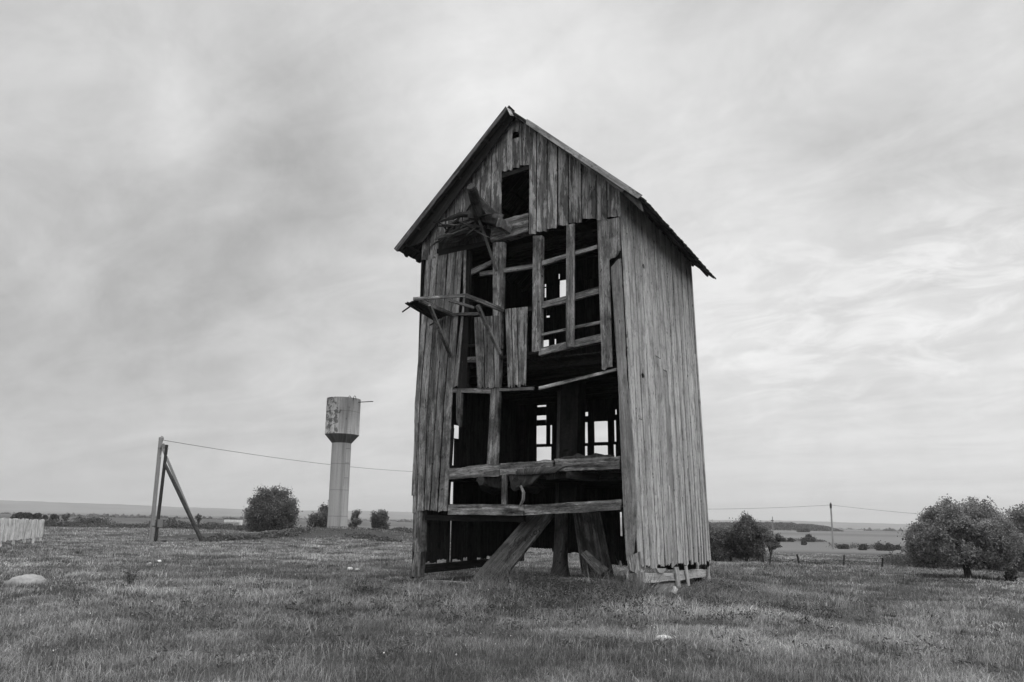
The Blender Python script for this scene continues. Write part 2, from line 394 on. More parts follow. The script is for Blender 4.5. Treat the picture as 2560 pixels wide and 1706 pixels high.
# ================================================================ THE MILL
YAW = .535; U = np.array([-math.cos(YAW), math.sin(YAW), 0]); V = np.array([math.sin(YAW), math.cos(YAW), 0]); Z = np.array([0, 0, 1.])
S = .93333
O0 = np.array([2.847 * S, 15.844 * S, 1.55])
W_, D_, ZB, ZT = 6.266 * S, 5.577 * S, -1.4, 7.051 * S
T1, T2, E1, E2 = .352 * S, .032 * S, -.141 * S, .086 * S
def ML(u, v, z): return O0 + U * u + V * v + Z * z
FRb, FLb, BRb, BLb = ML(0, 0, ZB), ML(W_, 0, ZB), ML(0, D_, ZB), ML(W_, D_, ZB)
FRt, FLt, BRt, BLt = ML(T1, E1, ZT), ML(W_ - T2, E1, ZT), ML(T1, D_ - E2, ZT), ML(W_ - T2, D_ - E2, ZT)
NF = nrm(np.cross(FLb - FRb, FRt - FRb)); NF = NF if NF[1] < 0 else -NF
NR = nrm(np.cross(BRb - FRb, FRt - FRb)); NR = NR if NR[0] > 0 else -NR
NL = nrm(np.cross(BLb - FLb, FLt - FLb)); NL = NL if NL[0] < 0 else -NL
NB = nrm(np.cross(BLb - BRb, BRt - BRb)); NB = NB if NB[1] > 0 else -NB
def F(x, y, off=0.0): return onplane(x, y, FRb + NF * off, NF)
def Rw(x, y, off=0.0): return onplane(x, y, FRb + NR * off, NR)
def Lw(x, y, off=0.0): return onplane(x, y, FLb + NL * off, NL)
def Bw(x, y, off=0.0): return onplane(x, y, BRb + NB * off, NB)
lerp = lambda a, b, t: np.asarray(a) * (1 - t) + np.asarray(b) * t

mill = thing('windmill', (MILLC[0], MILLC[1], .15), 'derelict grey timber windmill without sails, its front boarding torn open', 'windmill')

def fq(mb, pts, off, t, **k):        # quad on the front wall from photo pixels TL, TR, BR, BL
    q = [F(x, y, off) for x, y in pts]; qplank(mb, *q, NF, t, **k)
def strip(mb, rows, off=.02, t=.025, n=40, **k):
    """one long board that bends: rows of (left, right) photo points on the front wall, top to bottom"""
    L_, R_ = [np.array([r_[i] for r_ in rows], float) for i in (0, 1)]; f = np.linspace(0, 1, len(rows)); F_ = lambda A, q: (np.interp(q, f, A[:, 0]), np.interp(q, f, A[:, 1]))
    vs = np.linspace(0, 1, n + 1); grid = [(F(*F_(L_, v), off), F(*F_(R_, v), off)) for v in vs]
    cols = 4; us = np.linspace(0, 1, cols + 1); P = np.array([[lerp(a, b, u) for u in us] for a, b in grid])
    e0, e1 = RNG.normal(0, k.get('edge', .004), (2, n + 1)); sd_ = nrm(P[0, -1] - P[0, 0]); P[:, 0] += e0[:, None] * sd_; P[:, -1] += e1[:, None] * sd_
    P += (np.sin(vs * 5 + random.random() * 6) * .004)[:, None, None] * NF
    ax0 = nrm(P[-1, 0] - P[0, 0]); P[-1] -= ax0 * (RNG.random(cols + 1) * k.get('jb', .04))[:, None]; P[0] += ax0 * (RNG.random(cols + 1) * k.get('jt', .0))[:, None]
    ln = np.linalg.norm(P[-1, 0] - P[0, 0]); wd = np.linalg.norm(P[0, -1] - P[0, 0]); B = P - NF * t; nr, nc = n + 1, cols + 1; N = nr * nc
    o1, o2, o3 = RNG.random(3) * 50; uu, vv = np.meshgrid(us, vs); G = np.stack([vv * ln + o1, uu * wd + o2, np.full_like(uu, o3)], -1).reshape(-1, 3); Fc = []
    for r_ in range(n):
        for c in range(cols): a = r_ * nc + c; Fc += [(a, a + nc, a + nc + 1, a + 1), (N + a, N + a + 1, N + a + nc + 1, N + a + nc)]
        a = r_ * nc; Fc.append((a, N + a, N + a + nc, a + nc)); a += cols; Fc.append((a, a + nc, N + a + nc, N + a))
    for c in range(cols): Fc.append((c, c + 1, N + c + 1, N + c)); a = n * nc + c; Fc.append((a, N + a, N + a + 1, a + 1))
    mb.add(np.concatenate([P.reshape(-1, 3), B.reshape(-1, 3)]), Fc, np.concatenate([G, G + np.array([0, 0, t])]), k.get('tint', random.uniform(.8, 1.2)))
def vboard(mb, xt, yt, xb, yb, w, off=.02, t=.025, **k):
    fq(mb, [(xt - w / 2, yt), (xt + w / 2, yt), (xb + w / 2, yb), (xb - w / 2, yb)], off, t, **k)
def hbar(mb, x0, y0a, y0b, x1, y1a, y1b, off, t, **k):
    fq(mb, [(x0, y0a), (x1, y1a), (x1, y1b), (x0, y0b)], off, t, horiz=True, **k)

# ---- roof
OV = .36
ridge = F(1268, 270, OV); eL = F(988, 625, OV); eR = F(1603, 491, OV)
t = 5.0
for _ in range(40):                  # roof length: right eave runs back along V until it reaches the corner seen in the photo
    p = eR + V * t; r = ray(1790, 702); q = EYE + r * p[1]; t += (q[0] - p[0]) / V[0] * .5
RL = t
gu = lambda p: float(np.dot(np.asarray(p) - O0, U))
ur, zr = gu(ridge), ridge[2]; uL, zL = gu(eL), eL[2]; uR, zR = gu(eR), eR[2]
def roofz(u): return zr + (zL - zr) * (u - ur) / (uL - ur) if u > ur else zr + (zR - zr) * (u - ur) / (uR - ur)
roof = MB()
bar(roof, ridge + V * .3 - Z * .10, ridge + V * (RL - .2) - Z * .10, .08, .14)
roof = roof.build('roof', M_ROOF, mill)
def slope(e, name, sgn):
    mb = MB(); d = e - ridge; n = nrm(np.cross(d, V)); n = n if n[2] > 0 else -n
    N = 46
    for i in range(N):
        a, b = RL * i / N - .012, RL * (i + 1) / N + .012
        ex = RNG.uniform(-.01, .035) + (.02 if i % 2 else 0); up = RNG.uniform(0, .05)
        if name == 'left' and i < 2: up += .06
        if name == 'right' and i == 0: up -= .22
        lift = (i % 2) * .018 + RNG.uniform(0, .008)
        top = ridge - nrm(d) * (up * .7 - .0); bot = e + nrm(d) * ex
        qplank(mb, top + V * a + n * lift, top + V * b + n * lift, bot + V * b + n * lift, bot + V * a + n * lift, n, .028, 8, 2, 0, .03, .003, RNG.uniform(.7, 1.2), .006)
    for f in np.linspace(.08, .94, 8):                                    # laths under the boards
        p = ridge + d * f - n * .045; bar(mb, p + V * .02, p + V * (RL - .02), .06, .05, n)
    o = mb.build('roof_slope', M_ROOF, roof); return n
nrR = slope(eR, 'right', 1); nrL = slope(eL, 'left', -1)
for e, n_ in ((eR, nrR), (eL, nrL)):
    mb = MB(); d = e - ridge
    for v_ in (.5, 1.7, 2.9, 4.1, RL - .5):
        p = ridge + V * v_ - n_ * .16; bar(mb, p + d * .03, p + d * .82, .09, .13, n_)
    mb.build('rafter', M_DARK, roof)
mb = MB()                                                                # pale verge boards on the right slope, broken near the ridge
def verge(p, o, t=.025, **k):
    q = [onplane(x, y, FRb + NF * o, NF) for x, y in p]; qplank(mb, *q, NF, t, horiz=True, **k)
verge([(1316, 297), (1606, 487), (1594, 497), (1313, 309)], OV + .03, edge=.004, rows=10, jt=.03, tint=1.0)
mb.build('bargeboard', M_VERGE, roof)
mb = MB(); verge([(1272, 272), (1560, 474), (1556, 482), (1274, 281)], OV - .05, edge=.004, rows=10, jt=.02, tint=.75); mb.build('bargeboard', M_FRONT, roof)
mb = MB(); verge([(1556, 476), (1600, 499), (1606, 528), (1562, 489)], OV - .16, .07, edge=.006, tint=.7); mb.build('rafter_end', M_FRONT, roof)
mb = MB(); verge([(984, 622), (1264, 266), (1268, 274), (992, 629)], OV + .02, edge=.003, rows=10, tint=.55); mb.build('bargeboard', M_FRONT, roof)
mb = MB(); verge([(993, 629), (1265, 273), (1284, 296), (1057, 604)], .17, .03, edge=.003, rows=10, tint=.75); mb.build('bargeboard', M_DARK, roof)  # dark board also stands in for the shaded underside of the overhang
mb = MB(); verge([(1266, 268), (1276, 274), (1284, 290), (1275, 288)], OV + .045, .01, tint=2.2, edge=.004); mb.build('ridge_scrap', M_VERGE, roof)

# ---- gable wall
mb = MB()
def gboard(x0, x1, yb, ytop=None, off=.03, **k):
    p0, p1 = F(x0, yb, off), F(x1, yb, off); u0, u1 = gu(p0), gu(p1)
    def up(p, u):
        z = (roofz(u) - .02) if ytop is None else F((x0 + x1) / 2, ytop, off)[2]
        s_ = (z - p[2]) / nrm(np.cross(U, NF) * np.sign(np.cross(U, NF)[2]))[2]
        d = np.cross(U, NF); d = d if d[2] > 0 else -d
        return p + nrm(d) * s_
    qplank(mb, up(p0, u0), up(p1, u1), p1, p0, NF, .025, k.pop('rows', 10), k.pop('cols', 4), 0, k.pop('jb', .03), .0025, k.pop('tint', None), .004, **k)
g = 2.4
for x0, x1, yb in [(1053, 1073, 651), (1073, 1092, 648), (1092, 1113, 623), (1114, 1135, 596), (1135, 1155, 592), (1155, 1176, 586), (1176, 1200, 580), (1200, 1226, 574), (1226, 1253, 566),
                   (1321, 1340, 587), (1340, 1367, 580), (1367, 1393, 573), (1394, 1421, 565), (1421, 1454, 558), (1455, 1490, 549), (1490, 1518, 553), (1518, 1552, 544)]:
    gboard(x0 + g / 2, x1 - g / 2, yb, tint=random.uniform(.72, 1.2))
gboard(1253.5, 1266, 430, tint=1.1); gboard(1267, 1280, 427, tint=1.2); gboard(1298.6, 1325, 414, tint=1.05)
gboard(1280.5, 1297.5, 421, ytop=346, tint=1.15); gboard(1280.5, 1297.5, 333, tint=.8, jb=0, botfn=lambda k: .10 * math.sin(k * 3.14) - .02)
gable = mb.build('gable_wall', M_GABLE, mill)
mb = MB(); hbar(mb, 1250, 437, 446, 1327, 413, 422, .012, .06, tint=.7); mb.build('window_lintel', M_DARK, gable)

# ---- boards left of the opening
mb = MB()
def fb(tl, tr, br, bl, off=.02, t=.025, **k):
    off += random.uniform(-.008, .012); tl, tr, br, bl = (tl[0] + .7, tl[1]), (tr[0] - .6, tr[1]), (br[0] - .6, br[1]), (bl[0] + .7, bl[1])
    fq(mb, [tl, tr, br, bl], off, t, rows=k.pop('rows', 12), cols=k.pop('cols', 4), jb=k.pop('jb', .05), **k)
strip(mb, [((1066.5, 640), (1079.5, 637)), ((1036.5, 1010), (1048.5, 1010)), ((1031, 1284), (1040, 1284))])
strip(mb, [((1081, 640), (1095, 634)), ((1050.5, 1010), (1067, 1010)), ((1043, 1281), (1058, 1279))], off=.032)
strip(mb, [((1097, 633), (1119, 626)), ((1069.5, 1010), (1090, 1010)), ((1061, 1278), (1072, 1277))], off=.02)
strip(mb, [((1121, 626), (1141, 622)), ((1092, 1010), (1108, 1010)), ((1075.5, 1279), (1091, 1279))], off=.03, tint=.85)
strip(mb, [((1143, 622), (1157, 620)), ((1111, 1010), (1129, 1010)), ((1095, 1281), (1117, 1281))], off=.024, tint=.95)
fb((1158, 620), (1166, 619), (1163, 735), (1157, 740), jb=.04)
fb((1158, 742), (1163, 742), (1144, 972), (1131, 972), jb=.08, tint=1.05)
fb((1037, 1057), (1045, 1057), (1037, 1240), (1028, 1240), off=.05, jb=.02)
mb.build('board_panel', M_FRONT, mill)

# ---- right edge of the front
mb = MB()
fb((1492, 552), (1521, 548), (1531, 922), (1504, 928), off=.03, tint=.95)
fb((1521, 549), (1552, 543), (1551, 634), (1521, 660), off=.025, tint=1.0, jb=.1)
mb.build('board_panel', M_FRONT, mill); mb = MB()
strip(mb, [((1527, 664), (1552, 642)), ((1536, 800), (1560, 795)), ((1545, 945), (1567, 945)), ((1551, 1100), (1582, 1100)), ((1557, 1250), (1593, 1250)), ((1561, 1330), (1588, 1340)), ((1566, 1402), (1583, 1402))], off=.035, tint=.62, jt=.05, jb=.1, n=60)
mb.build('corner_board', M_SIDE, mill)

# ---- hanging panels
mb = MB(); fb((1184, 794), (1207, 792), (1212, 973), (1193, 973), off=.06, jb=.06, tint=.75); fb((1208, 792), (1233, 790), (1236, 972), (1213, 973), off=.055, jb=.06, tint=.8); fb((1234, 790), (1246, 789), (1248, 970), (1237, 971), off=.06, jb=.03, tint=.95)
mb.build('hanging_board', M_FRONT, mill)
mb = MB(); fb((1262, 773), (1277, 771), (1283, 972), (1269, 972), off=.07, jb=.12, tint=1.0); fb((1278, 771), (1291, 770), (1296, 970), (1284, 971), off=.065, jb=.12, tint=1.1); fb((1292, 770), (1319, 767), (1314, 970), (1297, 970), off=.07, jb=.14, tint=1.12, cols=7)
mb.build('hanging_board', M_FRONT, mill)

# ---- studs
for pts, off, th, ti, mat in [
    ([(1232, 606), (1260, 603), (1252, 872), (1232, 872)], .01, .12, .95, M_BEAM), ([(1232, 872), (1252, 872), (1240, 1164), (1217, 1164)], .01, .12, .95, M_BEAM),
    ([(1332, 588), (1354, 588), (1352, 880), (1330, 880)], .015, .14, 1.05, M_BEAM), ([(1416, 562), (1435.5, 558), (1435.5, 868), (1414, 868)], .05, .04, .9, M_FRONT),
    ([(1160, 618), (1176, 612), (1166, 975), (1146, 975)], -.02, .12, .45, M_DARK), ([(1140, 972), (1153, 972), (1149, 1068), (1141, 1058)], 0, .1, .7, M_BEAM),
    ([(1255, 1170), (1266, 1170), (1265, 1264), (1253, 1264)], .03, .06, .7, M_BEAM), ([(1120, 1068), (1130, 1068), (1118, 1270), (1113, 1270)], -.03, .1, .5, M_DARK)]:
    m_ = MB(); fq(m_, pts, off, th, rows=6, cols=3, edge=.0025, warp=.002, jt=.02, jb=.02, tint=ti); m_.build('stud', mat, mill)
# ---- girts
for a, off, th, ti, mat in [
    ((1199, 681, 691, 1331, 660, 671), -.01, .07, .75, M_BEAM), ((1352, 653.5, 664, 1416, 634, 645), -.01, .08, 1.0, M_BEAM), ((1435, 628, 638, 1493, 612, 622), -.01, .08, 1.15, M_BEAM),
    ((1258, 776, 783, 1332, 766, 778), -.01, .08, .55, M_DARK), ((1349, 757, 772, 1415, 740, 757), -.01, .08, .95, M_BEAM), ((1435, 735, 750, 1497, 716, 733), -.01, .08, 1.0, M_BEAM),
    ((1349, 835, 841, 1415, 820, 826), -.02, .06, .8, M_BEAM), ((1435, 815, 822, 1500, 802, 809), -.02, .06, .8, M_BEAM), ((1347, 871, 890, 1503, 834, 855), .0, .12, 1.0, M_BEAM),
    ((1347, 967, 976, 1541, 920, 927), .0, .05, 1.2, M_BEAM), ((1131, 972, 981, 1228, 970, 984), .0, .08, .9, M_BEAM), ((1245, 972, 978, 1332, 967, 975), .005, .07, 1.1, M_BEAM),
    ((1156, 893, 907, 1190, 892, 906), -.02, .08, .6, M_BEAM), ((1158, 862, 868, 1190, 860, 866), -.05, .06, .5, M_DARK), ((1246, 892, 899, 1345, 876, 884), .0, .04, .45, M_DARK)]:
    m_ = MB(); hbar(m_, *a, off, th, rows=6, cols=2, edge=.0025, warp=.002, tint=ti); m_.build('girt', mat, mill)
# ---- main beams
def beam(segs, off, th, ti, mat, edge=.008, name='beam'):
    m_ = MB()
    for s_ in segs: hbar(m_, *s_, off, th, rows=26, cols=4, edge=edge, tint=ti * random.uniform(.85, 1.1), warp=.006, jt=.03, jb=.03)
    return m_.build(name, mat, mill)
beam([(1095, 600, 640, 1225, 553, 612)], .03, .25, .55, M_DARK); beam([(1225, 558, 606, 1321, 532, 579)], .035, .25, .9, M_BEAM)
beam([(1122, 1172, 1199, 1250, 1158, 1190), (1250, 1160, 1188, 1385, 1150, 1182), (1385, 1149, 1180, 1551, 1141, 1172)], .03, .26, .95, M_BEAM, .01)
beam([(1119, 1261, 1287, 1310, 1262, 1289), (1310, 1264, 1288, 1553, 1248, 1275)], .05, .24, 1.0, M_BEAM, .006)
beam([(1045, 1287, 1300, 1310, 1291, 1306)], -.12, .12, .6, M_DARK, .008)
# rotten stumps of joists under the middle beam
for k, (x0, y0, x1, y1, r0) in enumerate([(1200, 1200, 1250, 1225, .17), (1290, 1205, 1345, 1220, .16), (1420, 1188, 1500, 1195, .1)]):
    p0 = F(x0, y0, .05); p1 = F(x1, y1, -.9); m_ = MB()
    tube(m_, [p0, lerp(p0, p1, .3), lerp(p0, p1, .7), p1], [r0 * .7, r0, r0, r0 * .9], 9, .9, wob=.15); m_.build('joist_stump', M_SHAFT, mill)
for q_, o_, ti in [([(1180, 1188), (1262, 1184), (1250, 1226), (1205, 1214)], -.1, .9), ([(1268, 1186), (1352, 1180), (1330, 1212), (1282, 1232)], .0, 1.1), ([(1286, 1172), (1420, 1164), (1384, 1184), (1296, 1190)], .04, 2.2), ([(1352, 1182), (1440, 1180), (1420, 1196), (1366, 1202)], -.15, .9), ([(1405, 1141), (1530, 1136), (1536, 1146), (1400, 1150)], -.05, 1.2)]:
    m_ = MB(); fq(m_, q_, o_, .12, rows=10, cols=9, edge=.03, jt=.03, jb=.16, warp=.02, tint=ti); m_.build('rotten_splinter', M_SHAFT, mill)
m_ = MB(); tube(m_, [F(1302, 1215, .03), F(1309, 1232, .05), F(1308, 1250, .05), F(1300, 1266, .06)], [.03, .04, .04, .03], 6, 1.0); m_.build('bent_brace', M_BEAM, mill)
m_ = MB(); hbar(m_, 1172, 676, 690, 1228, 650, 662, -.08, .05, tint=.8); m_.build('brace', M_BEAM, mill)

# ---- side walls and back wall
def wallboards(mb, A0, A1, B0, B1, n, N, t, holes=(), tint=(.8, 1.2), jb=.05, bot=None, gap=.0015, topz=None, off=0):
    """vertical boards between the edges A0-A1 (first) and B0-B1 (last), bottom to top, with rectangular openings given in wall fractions"""
    edges = np.linspace(0, 1, N + 1); edges[1:-1] += RNG.uniform(-.25, .25, N - 1) / N
    H = np.linalg.norm(A1 - A0); Wd = np.linalg.norm(B0 - A0)
    for i in range(N):
        a, b = edges[i] + gap / Wd / 2, edges[i + 1] - gap / Wd / 2
        cuts = sorted({a, b, *[h[k] for h in holes for k in (0, 1) if a < h[k] < b]})
        tn = RNG.uniform(*tint); ib = bot(i, (a + b) / 2) if bot else 0; of = RNG.uniform(-.004, .006) + off
        for c0, c1 in zip(cuts[:-1], cuts[1:]):
            if c1 - c0 < .001: continue
            mid = (c0 + c1) / 2
            spans = [(ib, 1.0)]
            for h in holes:
                if h[0] <= mid <= h[1]:
                    ns = []
                    for s0, s1 in spans:
                        if h[3] <= s0 or h[2] >= s1: ns.append((s0, s1)); continue
                        if h[2] > s0: ns.append((s0, h[2]))
                        if h[3] < s1: ns.append((h[3], s1))
                    spans = ns
            for s0, s1 in spans:
                P = lambda f, s: lerp(lerp(A0, B0, f), lerp(A1, B1, f), s) + n * of
                qplank(mb, P(c0, s1), P(c1, s1), P(c1, s0), P(c0, s0), n, t, max(2, int((s1 - s0) * 14)), 4, 0, jb if s0 == ib else .01, .003, tn, .004)
def frac(p, A0, A1, B0):
    e1, e2 = B0 - A0, A1 - A0; M = np.stack([e1, e2], 1); s_, *_ = np.linalg.lstsq(M, p - A0, rcond=None); return s_
def holes_px(rects, f, A0, A1, B0, B1):
    out = []
    for x0, y0, x1, y1 in rects:
        c = [frac(f(x, y), A0, A1, B0) for x, y in ((x0, y0), (x1, y0), (x1, y1), (x0, y1))]
        s_ = [q[1] for q in c]; sm_ = np.mean(s_)
        # boards lean with the taper: correct the horizontal fraction at this height
        w0 = np.linalg.norm(B0 - A0); wt_ = np.linalg.norm(B1 - A1)
        fx_ = []
        for x, y in ((x0, y0), (x1, y0), (x1, y1), (x0, y1)):
            p = f(x, y); sv = frac(p, A0, A1, B0)[1]; q0 = lerp(A0, A1, sv); q1 = lerp(B0, B1, sv); fx_.append(np.dot(p - q0, q1 - q0) / np.dot(q1 - q0, q1 - q0))
        out.append((np.mean([fx_[0], fx_[3]]), np.mean([fx_[1], fx_[2]]), np.mean([s_[2], s_[3]]), np.mean([s_[0], s_[1]])))
    return out
# right wall: front corner to back corner
ext = .03
RA0, RB0 = Rw(1600, 1430), Rw(1776, 1411)
def uptoroof(b, tpt, cap=.05):       # follow the corner edge up to just under the roof slope
    s_ = 1.0
    for _ in range(30):
        p = lerp(b, tpt, s_); s_ += (roofz(gu(p)) - cap - p[2]) / (tpt[2] - b[2])
    return lerp(b, tpt, s_)
FRe0, BRe0 = lerp(FRb, FRt, (RA0[2] - FRb[2]) / (FRt[2] - FRb[2])), lerp(BRb, BRt, (RB0[2] - BRb[2]) / (BRt[2] - BRb[2]))
RA1, RB1 = uptoroof(FRb, FRt), uptoroof(BRb, BRt)
mb = MB(); N = 23
def rbot(i, f): return RNG.uniform(-.006, .014)
edges = np.linspace(0, 1, N + 1); edges[1:-1] += RNG.uniform(-.3, .3, N - 1) / N
knots = {5: (1584, 645), 3: (1601, 937)}
for i in range(N):
    gp0, gp1 = RNG.choice([.0003, .0008, .0022], 2); a, b = edges[i] + gp0, edges[i + 1] - gp1
    wob = RNG.uniform(-.004, .004); spread = RNG.uniform(-.002, .006)
    split = i in (1, 4, 6, 7, 9, 11, 13, 14, 16, 18, 19, 20, 21)
    of = (i % 2) * .012 + RNG.uniform(0, .006)
    tn = RNG.uniform(.82, 1.15)
    P = lambda f, s: lerp(lerp(FRe0, BRe0, f), lerp(RA1, RB1, f), s) + NR * of
    s0 = rbot(i, a)
    if split:                                  # the foot of the board has shrunk and split: narrower lower end
        c = .14 + RNG.uniform(0, .3) ** 1.3
        qplank(mb, P(a, 1), P(b, 1), P(b, c), P(a, c), NR, .026, 12, 4, 0, 0, .002, tn, .004)
        w = (b - a); a2, b2 = a + w * RNG.uniform(.04, .22), b - w * RNG.uniform(.14, .36)
        if i >= 19: a2, b2 = a + w * .1, b - w * RNG.uniform(.35, .55)
        qplank(mb, P(a, c), P(b, c), P(b2, s0), P(a2, s0), NR, .026, 7, 4, 0, .05, .004, tn * .98, .005)
    elif i in knots:
        kx, ky = knots[i]; kp = Rw(kx, ky); sk = (kp[2] - FRe0[2]) / (RA1[2] - FRe0[2])
        bump = lambda k: (.0 if abs(k - .5) > .26 else .055)
        qplank(mb, P(a, 1), P(b, 1), P(b, sk), P(a, sk), NR, .026, 8, 8, 0, 0, .0015, tn, 0, botfn=bump)
        qplank(mb, P(a, sk), P(b, sk), P(b, s0), P(a, s0), NR, .026, 10, 8, 0, .05, .0015, tn, 0, topfn=bump)
    elif i % 4 == 2 or i == 8:                  # boards pieced from two lengths
        c = RNG.uniform(.3, .72); qplank(mb, P(a, 1), P(b, 1), P(b, c + .0012), P(a, c + .0012), NR, .026, 10, 4, 0, .012, .003, tn, .004)
        qplank(mb, P(a, c) + NR * .004, P(b, c) + NR * .004, P(b, s0), P(a, s0), NR, .026, 10, 4, .01, .06, .003, tn * RNG.choice([.78, .85, 1.16]), .005)
    else:
        qplank(mb, P(a, 1), P(b, 1), P(b, s0), P(a, s0), NR, .026, 16, 4, 0, .06, .003, tn, .005)
qplank(mb, lerp(RA1, RB1, .985) + NR * .03, lerp(RA1, RB1, 1.004) + NR * .03, lerp(FRe0, BRe0, 1.012) + NR * .03, lerp(FRe0, BRe0, 1.0) + NR * .03, NR, .026, 14, 2, 0, .08, .004, 1.05, .006)
mb.build('side_wall', M_SIDE, mill)
mb = MB(); q = [Rw(1731, 712, .04), Rw(1737, 716, .04)]
# added dark sheet behind the right wall, keeps the inside and the seams black
qplank(mb, RA1 - NR * .06, RB1 - NR * .06, lerp(BRe0, RB1, .03) - NR * .06, lerp(FRe0, RA1, .03) - NR * .06, NR, .02, 10, 6, 0, 0, 0, .5, 0); mb.build('dark_backing', M_DARK, mill)
# left wall
LA1, LB1 = uptoroof(FLb, FLt), uptoroof(BLb, BLt)
LA0, LB0 = lerp(FLb, FLt, .02), lerp(BLb, BLt, .02)
lh = holes_px([(1127, 1097, 1134, 1164), (1133, 1064, 1146, 1097), (1124, 1199, 1132, 1261), (1123, 1302, 1127, 1405)], Lw, LA0, LA1, LB0, LB1)
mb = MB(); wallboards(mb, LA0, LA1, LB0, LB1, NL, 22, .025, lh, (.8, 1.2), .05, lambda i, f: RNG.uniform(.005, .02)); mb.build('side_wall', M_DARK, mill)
# back wall with its broken windows
BA1, BB1 = uptoroof(BRb, BRt), uptoroof(BLb, BLt)
BA0, BB0 = lerp(BRb, BRt, .012), lerp(BLb, BLt, .03)
bh = [(1342, 1060, 1366, 1106), (1342, 1114, 1379, 1152), (1343, 1034, 1366, 1045), (1344, 1008, 1366, 1012), (1376, 1059, 1381, 1106),
      (1486, 1051, 1520, 1103), (1486, 1112, 1520, 1142), (1463, 1053, 1470, 1105), (1463, 1113, 1469, 1140), (1463, 1027, 1471, 1037), (1536, 1049, 1541, 1102), (1535, 1110, 1540, 1140), (1539, 1022, 1542, 1034),
      (1397, 684, 1416, 697), (1400, 701, 1418, 736), (1362, 711, 1366, 735), (1357, 843, 1373, 872), (1387, 841, 1391, 856), (1367, 781, 1375, 786), (1459, 562, 1461, 564), (1487, 563, 1491, 569), (1551, 1280, 1556, 1340), (1300, 1120, 1302, 1130)]
bhf = [(min(h[0], h[1]), max(h[0], h[1]), h[2], h[3]) for h in holes_px(bh, Bw, BA0, BA1, BB0, BB1)]
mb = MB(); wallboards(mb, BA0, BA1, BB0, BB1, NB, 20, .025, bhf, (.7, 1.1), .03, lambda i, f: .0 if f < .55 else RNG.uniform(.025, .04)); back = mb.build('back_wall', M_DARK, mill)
# back gable above the wall plate
mb = MB()
gh = [(1397, 684, 1416, 697), (1400, 701, 1418, 735), (1362, 711, 1366, 735), (1487, 563, 1491, 569)]
ghf = []
for x0, y0, x1, y1 in gh:
    ps = [Bw(x, y) for x, y in ((x0, y0), (x1, y0), (x1, y1), (x0, y1))]; us_ = [gu(p) for p in ps]
    ghf.append((min(np.mean([us_[0], us_[3]]), np.mean([us_[1], us_[2]])), max(np.mean([us_[0], us_[3]]), np.mean([us_[1], us_[2]])), np.mean([ps[2][2], ps[3][2]]), np.mean([ps[0][2], ps[1][2]])))
uA, uB = gu(BA1), gu(BB1); GN = 17
upB = nrm(BRt - BRb); 
def gpt(u, z):
    p0 = lerp(BA1, BB1, (u - uA) / (uB - uA)); p = p0 + NB * 0; n_ = NB
    q = np.array([p0[0], p0[1], z]); q -= n_ * np.dot(q - BRb, n_); return q
for i in range(GN):
    ua, ub = uA + (uB - uA) * i / GN + .0008, uA + (uB - uA) * (i + 1) / GN - .0008; tn = RNG.uniform(.8, 1.1)
    cuts = sorted({ua, ub, *[h[k] for h in ghf for k in (0, 1) if ua < h[k] < ub]})
    for c0, c1 in zip(cuts[:-1], cuts[1:]):
        zb0 = lerp(BA1, BB1, ((c0 + c1) / 2 - uA) / (uB - uA))[2]; segs = [(zb0, None)]; mid = (c0 + c1) / 2
        for h in ghf:
            if h[0] <= mid <= h[1]: segs = [x for s0, s1 in segs for x in ((s0, h[2]), (h[3], s1))]
        for s0, s1 in segs:
            tz0, tz1 = (roofz(c0) - .02, roofz(c1) - .02) if s1 is None else (s1, s1)
            if max(tz0, tz1) - s0 > .03: qplank(mb, gpt(c0, max(tz0, s0)), gpt(c1, max(tz1, s0)), gpt(c1, s0), gpt(c0, s0), NB, .025, 4, 2, 0, 0, .001, tn, .001)
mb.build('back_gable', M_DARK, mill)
# corner posts
for b, tp, nn in ((FRb, RA1, 1), (FLb, LA1, 1), (BRb, BA1, 0), (BLb, LB1, 0)):
    c = (FRb + BLb) / 2; inw = nrm(np.array([c[0] - b[0], c[1] - b[1], 0])) * .2
    mb = MB(); bar(mb, b + inw + Z * .15, tp + inw - Z * .1, .16, .16, V, 12, .6); mb.build('corner_post', M_DARK, mill)
# rotten feet of the front corner posts
mb = MB(); fq(mb, [(1035, 1275), (1056, 1275), (1053, 1380), (1033, 1380)], .0, .2, rows=8, cols=4, edge=.012, tint=.95); fq(mb, [(1033, 1380), (1053, 1380), (1049, 1452), (1027, 1448)], .0, .2, rows=6, cols=5, edge=.025, jb=.1, tint=.9); mb.build('post_foot', M_BEAM, mill)
mb = MB()
fq(mb, [(1566, 1395), (1597, 1380), (1602, 1440), (1570, 1424)], .05, .06, rows=5, cols=4, edge=.01, tint=1.3)
fq(mb, [(1567, 1422), (1572, 1424), (1573, 1482), (1567, 1482)], .05, .05, rows=5, cols=2, edge=.006, tint=1.2)
fq(mb, [(1590, 1424), (1604, 1430), (1605, 1482), (1592, 1484)], .05, .2, rows=5, cols=3, edge=.01, tint=1.2); mb.build('post_foot', M_BEAM, mill)
mb = MB(); fq(mb, [(1574, 1437), (1589, 1437), (1590, 1457), (1575, 1452)], .02, .7, rows=3, cols=3, edge=.01, tint=1.1); mb.build('beam_end', M_BEAM, mill)
mb = MB(); fq(mb, [(1574, 1462), (1591, 1461), (1591, 1484), (1575, 1484)], .03, .6, rows=3, cols=4, edge=.01, tint=1.3, jb=.03); mb.build('beam_end', M_BEAM, mill)
mb = MB(); hbar(mb, 1541, 1417, 1434, 1567, 1421, 1436, .06, .05, tint=1.25, edge=.008); fq(mb, [(1549, 1402), (1552, 1404), (1555, 1419), (1549, 1419)], .055, .02, rows=2, cols=2, tint=1.2); mb.build('broken_board', M_BEAM, mill)
